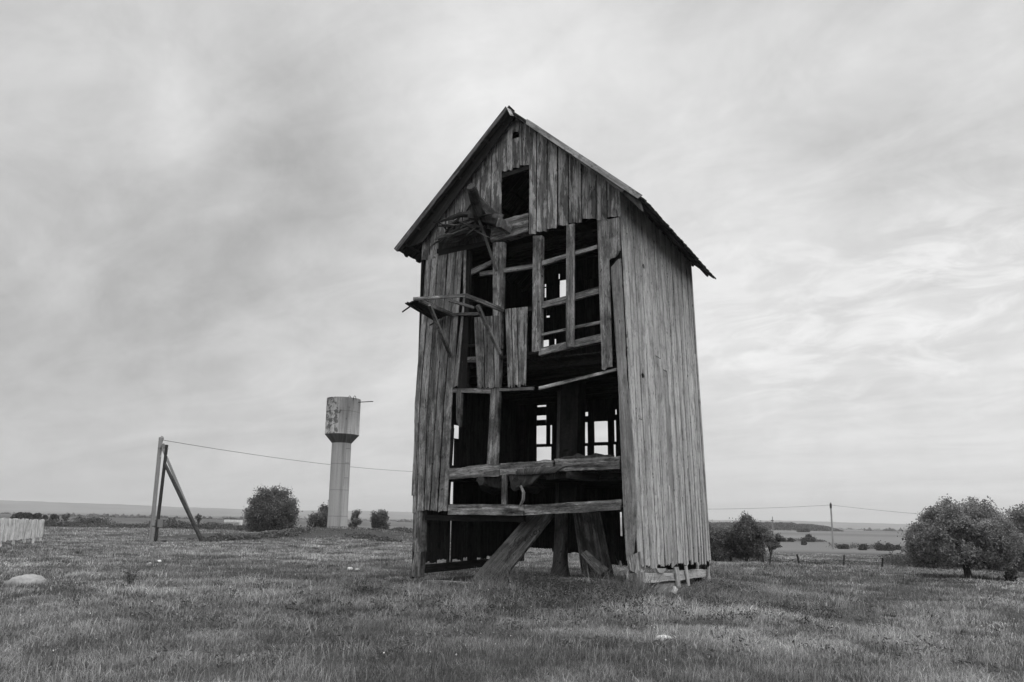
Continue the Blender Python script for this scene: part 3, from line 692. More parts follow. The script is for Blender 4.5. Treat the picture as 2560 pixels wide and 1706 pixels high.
# sill beam of the right wall, in three split lengths, with loose strips hanging over it
mb = MB()
for a in ((1602, 1436, 1458, 1697, 1431, 1451), (1697, 1430, 1451, 1718, 1428, 1448), (1722, 1427, 1447, 1771, 1423, 1442)):
    q = [Rw(a[0], a[1], .03), Rw(a[3], a[4], .03), Rw(a[3], a[5], .03), Rw(a[0], a[2], .03)]; qplank(mb, *q, NR, .24, 9, 4, .03, .03, .012, random.uniform(.85, 1.05), .01, horiz=True)
mb.build('sill_beam', M_SIDE, mill)
for a in ((1691, 1417, 1699, 1470, 8), (1717, 1415, 1722, 1466, 5), (1744, 1405, 1746, 1425, 4), (1773, 1416, 1774, 1449, 5)):
    mb = MB(); q = [Rw(a[0] - a[4] / 2, a[1], .08), Rw(a[0] + a[4] / 2, a[1], .08), Rw(a[2] + a[4] / 2, a[3], .08), Rw(a[2] - a[4] / 2, a[3], .08)]
    qplank(mb, *q, NR, .03, 6, 2, .02, .03, .005, 1.0, .01); mb.build('loose_strip', M_SIDE, mill)
mb = MB(); q = [Rw(1641, 1422, .06), Rw(1666, 1421, .06), Rw(1660, 1432, .06), Rw(1648, 1433, .06)]; qplank(mb, *q, NR, .03, 2, 2, 0, 0, .004, .95, .003); mb.build('loose_strip', M_SIDE, mill)
mb = MB(); q0 = lerp(BRb, FRb, .12); bar(mb, q0 - Z * .1 - NR * .15, q0 + Z * .35 - NR * .15, .16, .16, V, 4, .5); mb.build('stub_post', M_DARK, mill)
# floors
def floor(zpx, inset=.08, th=.07, front=0.0, name='floor', back=0.0):
    z = F(1330, zpx)[2]; mb = MB()
    def pt(f, b):
        s_ = (z - ZB - 1.55) / (ZT - ZB); P0 = lerp(lerp(FRb, FRt, s_), lerp(FLb, FLt, s_), f); P1 = lerp(lerp(BRb, BRt, s_), lerp(BLb, BLt, s_), f); return lerp(P0, P1, b)
    N = 18
    for i in range(N):
        a, b = .02 + .96 * i / N, .02 + .96 * (i + 1) / N - .001
        fr = front + RNG.uniform(0, .03)
        qplank(mb, pt(a, fr), pt(b, fr), pt(b, .975 - back), pt(a, .975 - back), Z, .03, 5, 2, 0, 0, .001, RNG.uniform(.7, 1.1), 0)
    for k in np.linspace(.1 + front, .95 - back, 6): bar(mb, pt(.02, k) - Z * .1, pt(.98, k) - Z * .1, .12, .14)
    return mb.build(name, M_DARK, mill)
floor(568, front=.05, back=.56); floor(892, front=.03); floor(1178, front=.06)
# sill of the left wall low inside, and the low inner rail
mb = MB(); bar(mb, Lw(1052, 1422) - NL * .1, Lw(1240, 1404) - NL * .1, .14, .2, Z, 8, .9); mb.build('sill_beam', M_DARK, mill)
# trestle post and cross tree
pb = np.array([1.62, 18.2, .12])
mb = MB(); c0 = onplane(1400, 1441, pb, V); c1 = onplane(1403, 1289, pb, V); rr = .17
ax = nrm(c1 - c0)
tube(mb, [c0 - ax * .05, c0 + ax * .1, c0 + ax * .3, c0 + ax * .8, c1, c1 + ax * 3.2], [.27, .24, .2, .175, .165, .16], 14, 1.0, wob=.02); mb.build('trestle_post', wood('post_wood', .12, .9, .3), mill, smooth=True)
mb = MB(); bar(mb, c0 + ax * 1.6 - U * .28, c0 + ax * 5.0 - U * .28, .5, .45, V, 6, .9); mb.build('quarter_post', M_DARK, mill)
# ---- balcony hood above the door: half its boards gone
hood = MB()
HO = 1.42
A = F(1130, 787, .03); Bp = F(1257, 776, .03)
oR = F(1164, 739, HO); oL = F(1034, 748, HO)
bar(hood, oL, oR, .05, .07, tint=1.2); bar(hood, oR, Bp, .06, .10, tint=.9); bar(hood, F(1049, 752, HO), A, .06, .09, tint=.6); bar(hood, A, F(1197, 785, .03), .06, .07, tint=.9); bar(hood, F(1122, 751, .9), F(1184, 770, .25), .05, .06, tint=.5)
hood = hood.build('balcony', M_BEAM, mill)
mb = MB()
wL0, wL1 = F(1087, 807, .04), F(1128, 788, .04); o0, o1 = F(1010, 760, HO - .05), F(1050, 748, HO)
for i in range(4):
    a, b = i / 4, (i + 1) / 4 - .003
    up = Z * .05
    qplank(mb, lerp(o0, o1, a) + up, lerp(o0, o1, b) + up, lerp(wL0, wL1, b) + up, lerp(wL0, wL1, a) + up, Z, .03, 6, 3, .10 if i < 3 else .05, .05, .006, .8, .01)
mb.build('balcony_floor', M_SHAFT, hood)
mb = MB(); bar(mb, F(1006, 781, HO - .1), F(1026, 766, HO - .1), .02, .03, tint=1); mb.build('broken_lath', M_SHAFT, hood)
mb = MB(); bar(mb, F(1074, 814, .2), F(1096, 802, .15), .02, .03, tint=1); mb.build('broken_lath', M_SHAFT, hood)
for a, oa, b, ti in (((1074, 764), HO - .12, (1127, 892), .7), ((1194, 764), .95, (1250, 885), 1.0)):
    mb = MB(); bar(mb, F(*a, oa), F(*b, .07), .075, .075, tint=ti); mb.build('brace', M_BEAM, hood)

# ---- broken sail shaft and its splinters
so_ = .75
mb = MB(); tube(mb, [F(1179, 470, so_ + .35), F(1182, 480, so_ + .25), F(1188, 505, so_ * .9), F(1196, 530, .5), F(1206, 560, .05)], [.105, .12, .13, .15, .17], 12, 1.0, wob=.04)
shaft = mb.build('sail_shaft', M_SHAFT, mill)
mb = MB(); tube(mb, [F(1177, 466, so_ + .38), F(1180, 474, so_ + .3)], [.10, .125], 12, 1.5); mb.build('iron_band', M_SHAFT, shaft)
mb = MB()
pts = [F(1200, 498, .55), F(1214, 518, .5), F(1232, 535, .45), F(1256, 545, .4)]
for a, b in zip(pts[:-1], pts[1:]): bar(mb, a, b, .16, .05, NF, 3, .75)
mb.build('spar_stub', M_BEAM, shaft)
mb = MB(); fq(mb, [(1245, 545), (1257, 547), (1253, 568), (1239, 567)], .48, .45, rows=3, cols=2, edge=.004, tint=.95); mb.build('spar_end', M_BEAM, shaft)
mb = MB(); fq(mb, [(1192, 532), (1238, 541), (1236, 560), (1204, 553)], .35, .3, rows=3, cols=3, edge=.01, tint=1.5); mb.build('clamp_block', M_SHAFT, shaft)
mb = MB(); fq(mb, [(1171, 533), (1190, 530), (1190, 545), (1170, 545)], .45, .3, rows=3, cols=3, edge=.01, tint=1.6); mb.build('clamp_block', M_SHAFT, shaft)
sticks = [[(1085, 556), (1105, 551), (1130, 543), (1150, 538), (1172, 537)], [(1096, 596), (1118, 588), (1138, 574), (1158, 562), (1180, 556)], [(1074, 622), (1088, 609), (1104, 602), (1120, 598)], [(1092, 554), (1108, 565), (1120, 578)],
          [(1112, 582), (1128, 566), (1142, 553)], [(1166, 527), (1178, 512), (1186, 500)], [(1140, 553), (1165, 563), (1190, 572)], [(1122, 590), (1150, 577), (1175, 575)], [(1118, 600), (1145, 590), (1170, 588), (1195, 580)]]
for k, s_ in enumerate(sticks):
    mb = MB(); n = len(s_); r0 = [.065, .09, .05, .025, .04, .04, .03, .08, .10][k]
    tube(mb, [F(x + random.uniform(-1, 1), y + random.uniform(-2, 2), .28 + .14 * math.sin(i + k)) for i, (x, y) in enumerate(s_)], [r0 * (.35 + .65 * i / (n - 1)) for i in range(n)], 7, 1.1, wob=.2)
    mb.build('splintered_stick', M_SHAFT, shaft)
for k in range(22):
    cx0, cy0 = random.uniform(1100, 1215), random.uniform(548, 606) - 0; ln_ = random.uniform(14, 42); an = R(random.gauss(-24, 32)); o_ = random.uniform(.08, .5); cx0, cy0 = cx0, cy0 - (cx0 - 1150) * .16
    p_ = [F(cx0 + ln_ * f * math.cos(an) + random.uniform(-1.5, 1.5), cy0 + ln_ * f * math.sin(an) + random.uniform(-2, 2), o_ + .1 * f) for f in (-1, -.3, .4, 1)]; w_ = random.uniform(.012, .05)
    mb = MB(); tube(mb, p_, [w_ * .3, w_, w_ * .9, w_ * .25], 5, random.choice([.8, 1.2, 2.6]), wob=.25); mb.build('splintered_stick', M_SHAFT, shaft)
mb = MB(); fq(mb, [(1120, 560), (1200, 545), (1225, 600), (1105, 622)], .045, .06, rows=4, cols=6, edge=.03, tint=1.0); mb.build('rotten_panel', M_SHAFT, mill)
mb = MB(); tube(mb, [F(1198, 552, .42), F(1212, 590, .3), F(1241, 678, .08)], [.035, .038, .035], 7, 2.2); mb.build('prop_pole', M_SHAFT, mill)

# ================================================================ LOOSE TIMBERS ROUND THE MILL
mb = MB()
TLp, TRp, BRp, BLp = F(1320, 1287, -.5), F(1387, 1284, -.5), F(1234, 1478, .42), F(1176, 1452, .42)
npk = nrm(np.cross(TRp - TLp, BLp - TLp)); npk = npk if np.dot(npk, NF) > 0 else -npk
pl = thing('fallen_plank', BLp, 'wide dark plank with scrawled letters, leaning diagonally under the front beam', 'plank')
qplank(mb, TLp, TRp, BRp, BLp, npk, .06, 12, 5, .02, .05, .01, .34, .006); mb.build('board', M_FRONT, pl)  # low tint puts the shade under the mill into the plank's colour
def pk(x, y, o=.0):                   # point on the plank's face from the photograph
    return onplane(x, y, BLp + npk * o, npk)
mb = MB(); a, b = pk(1183, 1452, .03), pk(1212, 1478, .03); bar(mb, a, b, .05, .06, npk, 4, .6); mb.build('batten', M_FRONT, pl)
mb = MB()                             # letters, each a few dark brush strokes along the plank
strokes = [[(1281, 1368), (1287, 1352)], [(1287, 1352), (1293, 1364)], [(1293, 1364), (1299, 1346)], [(1302, 1357), (1307, 1342)], [(1307, 1342), (1313, 1354)], [(1313, 1354), (1317, 1338)],
           [(1319, 1348), (1323, 1334)], [(1323, 1334), (1330, 1344)], [(1330, 1344), (1333, 1330)], [(1336, 1338), (1334, 1330)], [(1334, 1330), (1340, 1326)], [(1340, 1326), (1343, 1333)], [(1343, 1333), (1336, 1338)],
           [(1349, 1330), (1347, 1322)], [(1347, 1322), (1354, 1320)]]
for (x0, y0), (x1, y1) in strokes:
    bar(mb, pk(x0, y0, .004), pk(x1, y1, .004), .004, .02, nrm(np.cross(npk, pk(x1, y1) - pk(x0, y0))), 1, 1.0, .002)
mb.build('lettering', M_DARK, pl)
def leaner(pts, offs, t, mat, ti, label, name='loose_board', rows=6):
    q = [F(x, y, o) for (x, y), o in zip(pts, offs)]; n = nrm(np.cross(q[1] - q[0], q[3] - q[0])); n = n if np.dot(n, NF) > 0 else -n
    mb = MB(); qplank(mb, *q, n, t, rows, 4, .02, .03, .008, ti, .005); o = mb.build(name, mat); return tag(o, label, 'board')
leaner([(1433, 1280), (1500, 1280), (1535, 1450), (1457, 1457)], [-1.0, -1.0, -.5, -.5], .05, M_BEAM, .22, 'broad dark board leaning beside the round post inside the mill', 'leaning_board')  # tints of these leaning boards lowered to carry the shade under the mill
leaner([(1450, 1385), (1465, 1374), (1521, 1424), (1500, 1441)], [-.4, -.4, -.3, -.3], .04, M_BEAM, .5, 'short tilted grey board resting against the broad dark leaning board', 'leaning_board')
def grounded(p, dz=0): p = np.array(p, float); p[2] = gz(p[0], p[1]) + dz; return p
mb = MB(); a, b = grounded(F(1062, 1498, .75), .06), grounded(F(1190, 1470, .55), .05); bar(mb, a, b, .2, .17, Z, 8, .95, .012); tag(mb.build('fallen_beam', M_BEAM), 'squared beam sunk in the grass before the left front corner of the mill', 'beam')
mb = MB(); a, b = F(1272, 1458, -.3), F(1545, 1472, -.35)
tube(mb, [lerp(a, b, k) for k in np.linspace(0, 1, 9)], [.19, .2, .2, .2, .2, .19, .19, .18, .17], 14, .75, wob=.04); tag(mb.build('cross_log', M_BEAM), 'thick weathered log lying on the ground under the mill', 'log')
q = [Rw(1653, 1450, -.1), Rw(1690, 1447, -.1), Rw(1680, 1482, .25), Rw(1628, 1484, .25)]
mb = MB(); qplank(mb, *q, NR, .03, 5, 3, .03, .03, .01, .3, .004); tag(mb.build('leaning_board', M_SIDE), 'grey board slanting under the sill of the right wall', 'board')
q = [Rw(1686, 1464, .4), Rw(1695, 1472, .42), Rw(1690, 1487, .5), Rw(1679, 1481, .5)]
mb = MB(); qplank(mb, *q, nrm(NR + Z * .5), .03, 4, 3, .03, .04, .012, 1.15, .01); tag(mb.build('broken_slat', M_VERGE), 'pale splintered scrap of wood in the grass below the right wall', 'slat')

# ================================================================ STONES AND SCRAPS
def stone(px, py, wpx, hpx, label, name, cat, mat=M_STONE, seed=0, flat=.8):
    g0 = onground(px, py); k = g0[1] / FP; rx, rz = wpx * k / 2, hpx * k; r = np.random.default_rng(seed)
    V_ = []; nu, nv = 32, 20
    for i in range(nv + 1):
        for j in range(nu):
            th = math.pi * i / nv; ph = 2 * math.pi * j / nu
            d = np.array([math.sin(th) * math.cos(ph), math.sin(th) * math.sin(ph), math.cos(th)])
            d[2] = math.copysign(abs(d[2]) ** .62, d[2]); d[:2] *= (1 - abs(d[2]) ** 3 * .25)
            f = 1 + .42 * (fbm(d[0] * 2.2 + seed * 3 + 7, d[1] * 2.2 + d[2] * 1.9 + 5, 4) - .5)
            V_.append(g0 + d * f * np.array([rx, rx * flat, rz * .93]) + np.array([0, 0, -.15 * rz]))
    Fq = [(i * nu + j, (i + 1) * nu + j, (i + 1) * nu + (j + 1) % nu, i * nu + (j + 1) % nu) for i in range(nv) for j in range(nu)]
    mb = MB(); mb.add(V_, Fq, np.array(V_), 1.0); return tag(mb.build(name, mat, smooth=True), label, cat)
stone(68, 1464, 94, 36, 'large smooth pale boulder in the grass below the picket fence', 'boulder', 'boulder', seed=2)
stone(1660, 1597, 46, 10, 'flat white stone in the grass before the right front corner of the mill', 'stone', 'stone', M_WHITE, 4)
stone(875, 1424, 16, 8, 'crumpled white scrap in the grass between tower and mill', 'paper_scrap', 'litter', M_WHITE, 5)
stone(893, 1425, 12, 5, 'small grey white scrap right next to the crumpled white one', 'paper_scrap', 'litter', M_WHITE, 6)
stone(398, 1405, 12, 6, 'small white stone in the grass below the dark pole', 'stone', 'stone', M_WHITE, 7)
stone(374, 1413, 12, 8, 'little pale stone at the near end of the line of stones', 'stone', 'stone', M_STONE, 8)
stone(880, 1552, 34, 8, 'low grey stone nearly sunk in the grass left of the mill', 'stone', 'stone', M_STONE, 9)
stone(57, 1562, 22, 6, 'low grey stone in the grass in front of the boulder', 'stone', 'stone', M_STONE, 10)

# ================================================================ WATER TOWER
tw = thing('water_tower', (TOWER[0], TOWER[1], .2), 'pale steel water tower with flaking tank on a grassy mound', 'water tower')
M_TANK = tower_mat('flaking_tank_paint', .46, .38, (4.9, 1.3)); M_COL = tower_mat('column_paint', .42, .2, None); M_CONE = tower_mat('dark_cone', .12, .4, None)  # cone toned much darker than tank and column
TY = TOWER[1]; zat = lambda x, y: at(x, y, TY)[2]
cx = at(839, 1325, TY)[0] + .13
def ring(mb, prof, seg=72, tint=1.0):  # prof: list of (radius, z)
    V_ = []; G_ = []; z0 = prof[0][1]; acc = 0
    for i, (r, z) in enumerate(prof):
        if i: acc += math.hypot(r - prof[i - 1][0], z - prof[i - 1][1])
        for k in range(seg):
            a = 2 * math.pi * k / seg + .9
            V_.append((cx + r * math.cos(a), TY + r * math.sin(a), z)); G_.append((acc + .3, a * 1.5 if False else (2 * math.pi * k / seg) * 1.55, 3.3))
    Fq = [(i * seg + k, i * seg + (k + 1) % seg, (i + 1) * seg + (k + 1) % seg, (i + 1) * seg + k) for i in range(len(prof) - 1) for k in range(seg)]
    mb.add(V_, Fq, G_, tint)
zc0, zc1, zt0, zt1 = -.6, zat(855, 1109), zat(856, 1088), zat(862, 999)
rc, rt = .885, 1.55
mb = MB(); ring(mb, [(rc + .02, zc0), (rc + .015, 1.0), (rc, 2.5), (rc, 4.5), (rc, 6.5), (rc - .01, zc1)]); mb.build('column', M_COL, tw, True)
mb = MB(); ring(mb, [(rc - .01, zc1), (rt, zt0)], 72, 1.0); mb.build('cone', M_CONE, tw, True)
mb = MB(); ring(mb, [(rt + .012, zt0 - .02), (rt + .012, zt0 + .02), (rt, zt0 + .03), (rt, (zt0 + zt1) / 2), (rt, zt1 - .05), (rt + .01, zt1 - .02), (rt + .01, zt1)]); tk = mb.build('tank', M_TANK, tw, True)
mb = MB(); ring(mb, [(rt, zt1 - .01), (rt * .5, zt1 + .12), (.02, zt1 + .2)]); mb.build('tank_roof', M_COL, tw, True)
for px in (874, 886.5):                # ladder hoops over the rim
    c = at(px, 1000, TY - 1.1); mb = MB()
    tube(mb, [c + np.array([.13 * math.cos(a) - 0, 0, .42 * math.sin(a) if math.sin(a) > 0 else 0]) + np.array([0, 0, -.05]) for a in np.linspace(math.pi, 0, 11)], .026, 5); mb.build('ladder_hoop', M_WIRE, tw)
mb = MB(); a_, b_ = at(896, 1006, TY - .7), at(933, 1004, TY - .7); tube(mb, [a_, b_], .04, 6); mb.build('overflow_pipe', M_WIRE, tw)
mb = MB()                              # thin ladder down the cone and column
for px, px2 in ((868.5, 866), (879, 877)):
    tube(mb, [at(px, 1000, TY - 1.62), at(px - 2, 1087, TY - 1.62), at(px2 - 0, 1108, TY - 1.02), at(px2 - 7, 1215, TY - .98)], .012, 4)
for yy in np.linspace(1005, 1085, 16): tube(mb, [at(868.5 - (yy - 1000) / 44, yy, TY - 1.62), at(879 - (yy - 1000) / 44, yy, TY - 1.62)], .008, 4)
for yy in (1122, 1158, 1195): tube(mb, [at(866 - (yy - 1108) / 15, yy, TY - .99), at(877 - (yy - 1108) / 15, yy, TY - .99)], .03, 4)
mb.build('ladder', M_METAL, tw)

# ================================================================ POLES AND WIRES
def pole(mb, x0, y0, x1, y1, Y, r0, r1, tint=1, sink=.4, seg=10):
    a, b = at(x0, y0, Y), at(x1, y1, Y); d = nrm(b - a); tube(mb, [a - d * sink, lerp(a, b, .5), b], [r0, (r0 + r1) / 2, r1], seg, tint); return a, b
YA, YB = 51.0, 49.5
p = at(377, 1349, YA); P1 = thing('utility_pole', p, 'tall pale concrete pole with a strut, carrying the wire to the right', 'pole')
mb = MB(); a, b = at(377, 1352, YA) - Z * .3, at(402.5, 1094, YA); bar(mb, a, b, .17, .22, NF, 6, 1.0, 0); mb.build('shaft', M_CONC, P1)
mb = MB(); bar(mb, at(406, 1120, YA), at(505, 1345, YA + .4) - Z * .2, .14, .16, Z, 6, 1.0, 0); mb.build('strut', M_CONC, P1)
mb = MB(); tube(mb, [at(402, 1096, YA), at(403, 1091, YA), at(407, 1092, YA), at(409, 1097, YA), at(407, 1103, YA), at(403, 1103, YA)], .02, 5); mb.build('hook', M_WIRE, P1)
mb = MB(); bar(mb, at(406, 1112, YA), at(413, 1119, YA), .12, .26, Z, 1, 1, 0); mb.build('junction_box', M_METAL, P1)
mb = MB(); bar(mb, at(397, 1121, YA), at(406, 1121, YA), .26, .03, Z, 1, 1, 0); mb.build('clamp', M_WIRE, P1)
mb = MB(); tube(mb, [at(375.5, 1349, YA - .2), at(380, 1310, YA - .2)], .022, 5); mb.build('ground_cable', M_METAL, P1)
p = at(389, 1351, YB); P2 = thing('utility_pole', p, 'dark tarred wooden pole with a leaning strut and a small box', 'pole')
mb = MB(); pole(mb, 389, 1352, 417, 1112.5, YB, .115, .1); mb.build('shaft', M_POLE, P2)
mb = MB(); pole(mb, 502, 1346, 412, 1160, YB, .15, .11, 1.3); mb.build('strut', M_POLE, P2)
mb = MB(); bar(mb, at(401, 1299, YB), at(399.5, 1318, YB), .12, .32, NF, 1, 1, 0); mb.build('meter_box', M_METAL, P2)
mb = MB(); bar(mb, at(382, 1316, YB), at(398, 1317, YB), .16, .05, Z, 1, 1, 0); mb.build('clamp', M_WIRE, P2)
for x, y in ((421, 1121), (418, 1139), (403, 1140)):
    mb = MB(); tube(mb, [at(x - 3, y + 2, YB), at(x, y + 1, YB), at(x, y - 2, YB)], [.02, .04, .03], 6); mb.build('insulator', M_PORC, P2)
# pole standing behind the mill that the two spans of wire run to
hp0 = np.array([.6, 124.0, gz(.6, 124)]); P3 = thing('utility_pole', hp0, 'concrete pole out in the field behind the mill', 'pole')
mb = MB(); tube(mb, [hp0 - Z * .4, hp0 + Z * (10.6 - hp0[2])], [.16, .11], 8); mb.build('shaft', M_CONC, P3)
Y4 = 130.0
p4 = at(2083, 1372, Y4); P4 = thing('utility_pole', [p4[0], p4[1], gz(p4[0], p4[1])], 'grey pole in the pale field right of the mill, holding the low wire', 'pole')
mb = MB(); a, b = pole(mb, 2083.5, 1374, 2076.5, 1257, Y4, .17, .13, 1, .5); mb.build('shaft', M_CONC, P4)
mb = MB(); tube(mb, [b - Z * .2, b - Z * 1.0], .19, 8); mb.build('cap_band', M_WIRE, P4)
Y5 = 190.0
p5 = at(1933, 1357, Y5); P5 = thing('utility_pole', [p5[0], p5[1], gz(p5[0], p5[1])], 'small thin pole just above the thicket right of the mill', 'pole')
mb = MB(); pole(mb, 1933.5, 1360, 1931, 1292, Y5, .17, .1, 1, .8); mb.build('shaft', M_CONC, P5)
mb = MB(); q5 = at(1930.7, 1302, Y5); bar(mb, q5 - np.array([.3, 0, 0]), q5 + np.array([.3, 0, 0]), .2, .25, Z, 1, 1, 0); mb.build('crossarm', M_WIRE, P5)
def wire(a, b, sag, label, r=.012, n=40, name='overhead_wire'):
    mb = MB(); tube(mb, [lerp(a, b, t_) - Z * sag * 4 * t_ * (1 - t_) for t_ in np.linspace(0, 1, n)], r, 5); return tag(mb.build(name, M_WIRE), label, 'wire')
wire(at(409, 1101, YA), hp0 + Z * (10.2 - hp0[2]), 1.35, 'sagging wire from the pale concrete pole past the water tower', .017)
b4 = at(2077, 1263, Y4)
hz = at(1280, 1258, 124.0); wire(np.array([hp0[0], hp0[1], hz[2]]), b4, .9, 'thin wire from behind the mill to the grey pole in the field', .022)
e4 = at(2700, 1306, 110.0); wire(b4, e4, .5, 'thin wire running right from the grey pole behind the apple tree', .022)
p6 = np.array([e4[0], e4[1], gz(e4[0], e4[1])]); P6 = thing('utility_pole', p6, 'concrete pole beyond the right edge where the low wire ends', 'pole'); mb = MB(); tube(mb, [p6 - Z * .4, e4 + Z * .2], [.16, .12], 8); mb.build('shaft', M_CONC, P6)
# pasture fence on the right
fps = [((1909, 1412), (1905, 1377), 'thin fence post at the right end of the thicket'), ((1998, 1415), (1992.5, 1386), 'thin leaning fence post standing alone in the middle of the gap'), ((2109, 1417), (2110.5, 1388), 'upright fence post below the grey pole'),
       ((2204.7, 1420), (2207, 1395), 'fence post tilting right, left of the apple tree'), ((2294, 1414), (2290, 1401), 'short fence post against the undergrowth by the apple tree')]
tops = []
for (x0, y0), (x1, y1), lb in fps:
    g0 = onground(x0, y0); Y = g0[1]; b = at(x1, y1, Y); mb = MB(); d = b - g0
    tube(mb, [g0 - d * .2, lerp(g0, b, .5) + np.array([.01, 0, 0]), b], [.04, .038, .033], 7, 1.0, wob=.06); tag(mb.build('fence_post', M_POLE), lb, 'fence post', 'posts of the pasture fence'); tops.append((g0, b))
for k, f in enumerate((.55, .88)):
    mb = MB()
    for (g0, b), (g1, b1) in zip(tops[:-1], tops[1:]):
        a_, c_ = lerp(g0, b, f), lerp(g1, b1, f); tube(mb, [lerp(a_, c_, t_) - Z * .1 * t_ * (1 - t_) for t_ in np.linspace(0, 1, 8)], .006, 4)
    tag(mb.build('fence_wire', M_WIRE), ['lower', 'upper'][k] + ' wire strung between the pasture fence posts', 'wire', 'wires of the pasture fence')
# picket fence on the left
def pickets(A, B, h0, h1, n, label, posts=(0, .33, .66, 1.0)):
    fo = thing('picket_fence', lerp(A, B, .5), label, 'fence'); d = nrm(B - A); nn = nrm(np.cross(d, Z)); nn = nn if np.dot(nn, EYE - A) > 0 else -nn
    mb = MB(); L = np.linalg.norm(B - A)
    for i in range(n):
        a, b = lerp(A, B, i / n), lerp(A, B, (i + .84) / n); j = RNG.normal(0, .015, 2)
        qplank(mb, a + Z * (h1 + j[0]), b + Z * (h1 + j[0] + RNG.normal(0, .008)), b + Z * (h0 + j[1]), a + Z * (h0 + j[1]), nn, .02, 3, 2, .02, .03, .004, RNG.uniform(.82, 1.15), .004)
    mb.build('picket_panel', M_FENCE, fo)
    for f in posts:
        c = lerp(A, B, f) - nn * .09; mb = MB(); bar(mb, c - Z * .3, c + Z * (h1 + .02), .1, .1, d, 4, 1.15); mb.build('post', M_FENCE, fo)
    for hh_ in (h0 + .18, h1 - .18):
        mb = MB(); bar(mb, A - nn * .05 + Z * hh_, B - nn * .05 + Z * hh_, .05, .07, Z, 6, .9); mb.build('rail', M_FENCE, fo)
A = onground(-190, 1392); B = onground(106, 1355)
pickets(A, B, .25, 1.30, 64, 'pale picket fence panel running out of the left edge', (0, .2, .35, .52, .65, .78, .89, .995))
A = onground(-120, 1345); B = onground(37, 1336); pickets(A, B, .3, 1.27, 40, 'second picket fence standing behind the first, only its tips showing', (0, .5, .99))

# ================================================================ VEGETATION
def leaves(C, size, tint, seed, flat=.0, aspect=.55):
    """one bent leaf (two triangles folded) per centre"""
    r = np.random.default_rng(seed); n = len(C)
    d = r.normal(size=(n, 3)); d /= np.linalg.norm(d, axis=1)[:, None]
    u = r.normal(size=(n, 3)); u -= d * (u * d).sum(1)[:, None]; u /= np.linalg.norm(u, axis=1)[:, None]
    w = np.cross(d, u); s = (size * r.uniform(.6, 1.3, n))[:, None]
    fold = d * s * .18
    P = np.stack([C - u * s * .5, C + w * s * aspect * .5 + fold, C + u * s * .5, C - w * s * aspect * .5 + fold], 1).reshape(-1, 3)
    i = np.arange(n) * 4
    loops = np.stack([i, i + 1, i + 2, i, i + 2, i + 3], 1).ravel()
    return P, loops, np.arange(0, 6 * n, 3), np.full(2 * n, 3), np.repeat(tint, 4)
def crown_points(c, rad, ncl, per, seed, hollow=.45, spread=.16, bottom=-.75, sprig=.3, lobed=True):
    """leaf centres in clumps through an uneven ellipsoid"""
    r = np.random.default_rng(seed); c = np.array(c); rad = np.array(rad)
    if not lobed:                                             # a full dome with an uneven skin
        d = r.normal(size=(ncl * 4, 3)); d /= np.linalg.norm(d, axis=1)[:, None]; d = d[d[:, 2] > bottom][:ncl]
        rr = hollow + (1 - hollow) * r.random(len(d)) ** .5
        bump = .64 + .72 * np.array([fbm(k[0] * 2.2 + seed, k[1] * 2.2 + k[2] * 2.6 + 3 * seed, 3) for k in d]); q = d * (rr * bump * np.abs(d).max(1) ** -.1)[:, None]
        cc = c + q * rad
        k = r.integers(0, len(cc), len(cc) * per); out = r.normal(size=(len(k), 3)) * spread * rad.mean()
        t = r.uniform(.55, 1.5, len(cc))[k] * r.uniform(.6, 1.4, len(k)); return cc, cc[k] + out, t
    nl = max(7, int(ncl ** .5 * 1.1)); ld = r.normal(size=(nl * 6, 3)); ld /= np.linalg.norm(ld, axis=1)[:, None]; ld = ld[ld[:, 2] > bottom][:nl]; nl = len(ld)
    sq = np.abs(ld).max(1, keepdims=True) ** -.45; lr = r.uniform(.24, .46, nl)                     # slightly boxy spread keeps the skirt wide
    lc = ld * sq * (1.0 - lr * .8)[:, None] * r.uniform(.6, 1.0, nl)[:, None]
    li = r.integers(0, len(lc), ncl); d = r.normal(size=(ncl, 3)); d /= np.linalg.norm(d, axis=1)[:, None]
    q = lc[li] + d * (lr[li] * (hollow + (1 - hollow) * r.random(ncl) ** .6))[:, None]
    cc = c + q * rad; d = q / np.maximum(np.linalg.norm(q, axis=1), .05)[:, None]
    k = r.integers(0, len(cc), len(cc) * per)
    out = r.normal(size=(len(k), 3)) * spread * rad.mean()
    sp = r.random(len(k)) < sprig
    out[sp] += (d[k[sp]] * .5 + np.array([0, 0, .6])) * (rad.mean() * .16 * np.abs(r.normal(size=sp.sum())))[:, None]
    t = r.uniform(.55, 1.5, len(cc))[k] * r.uniform(.6, 1.4, len(k))
    return cc, cc[k] + out, t
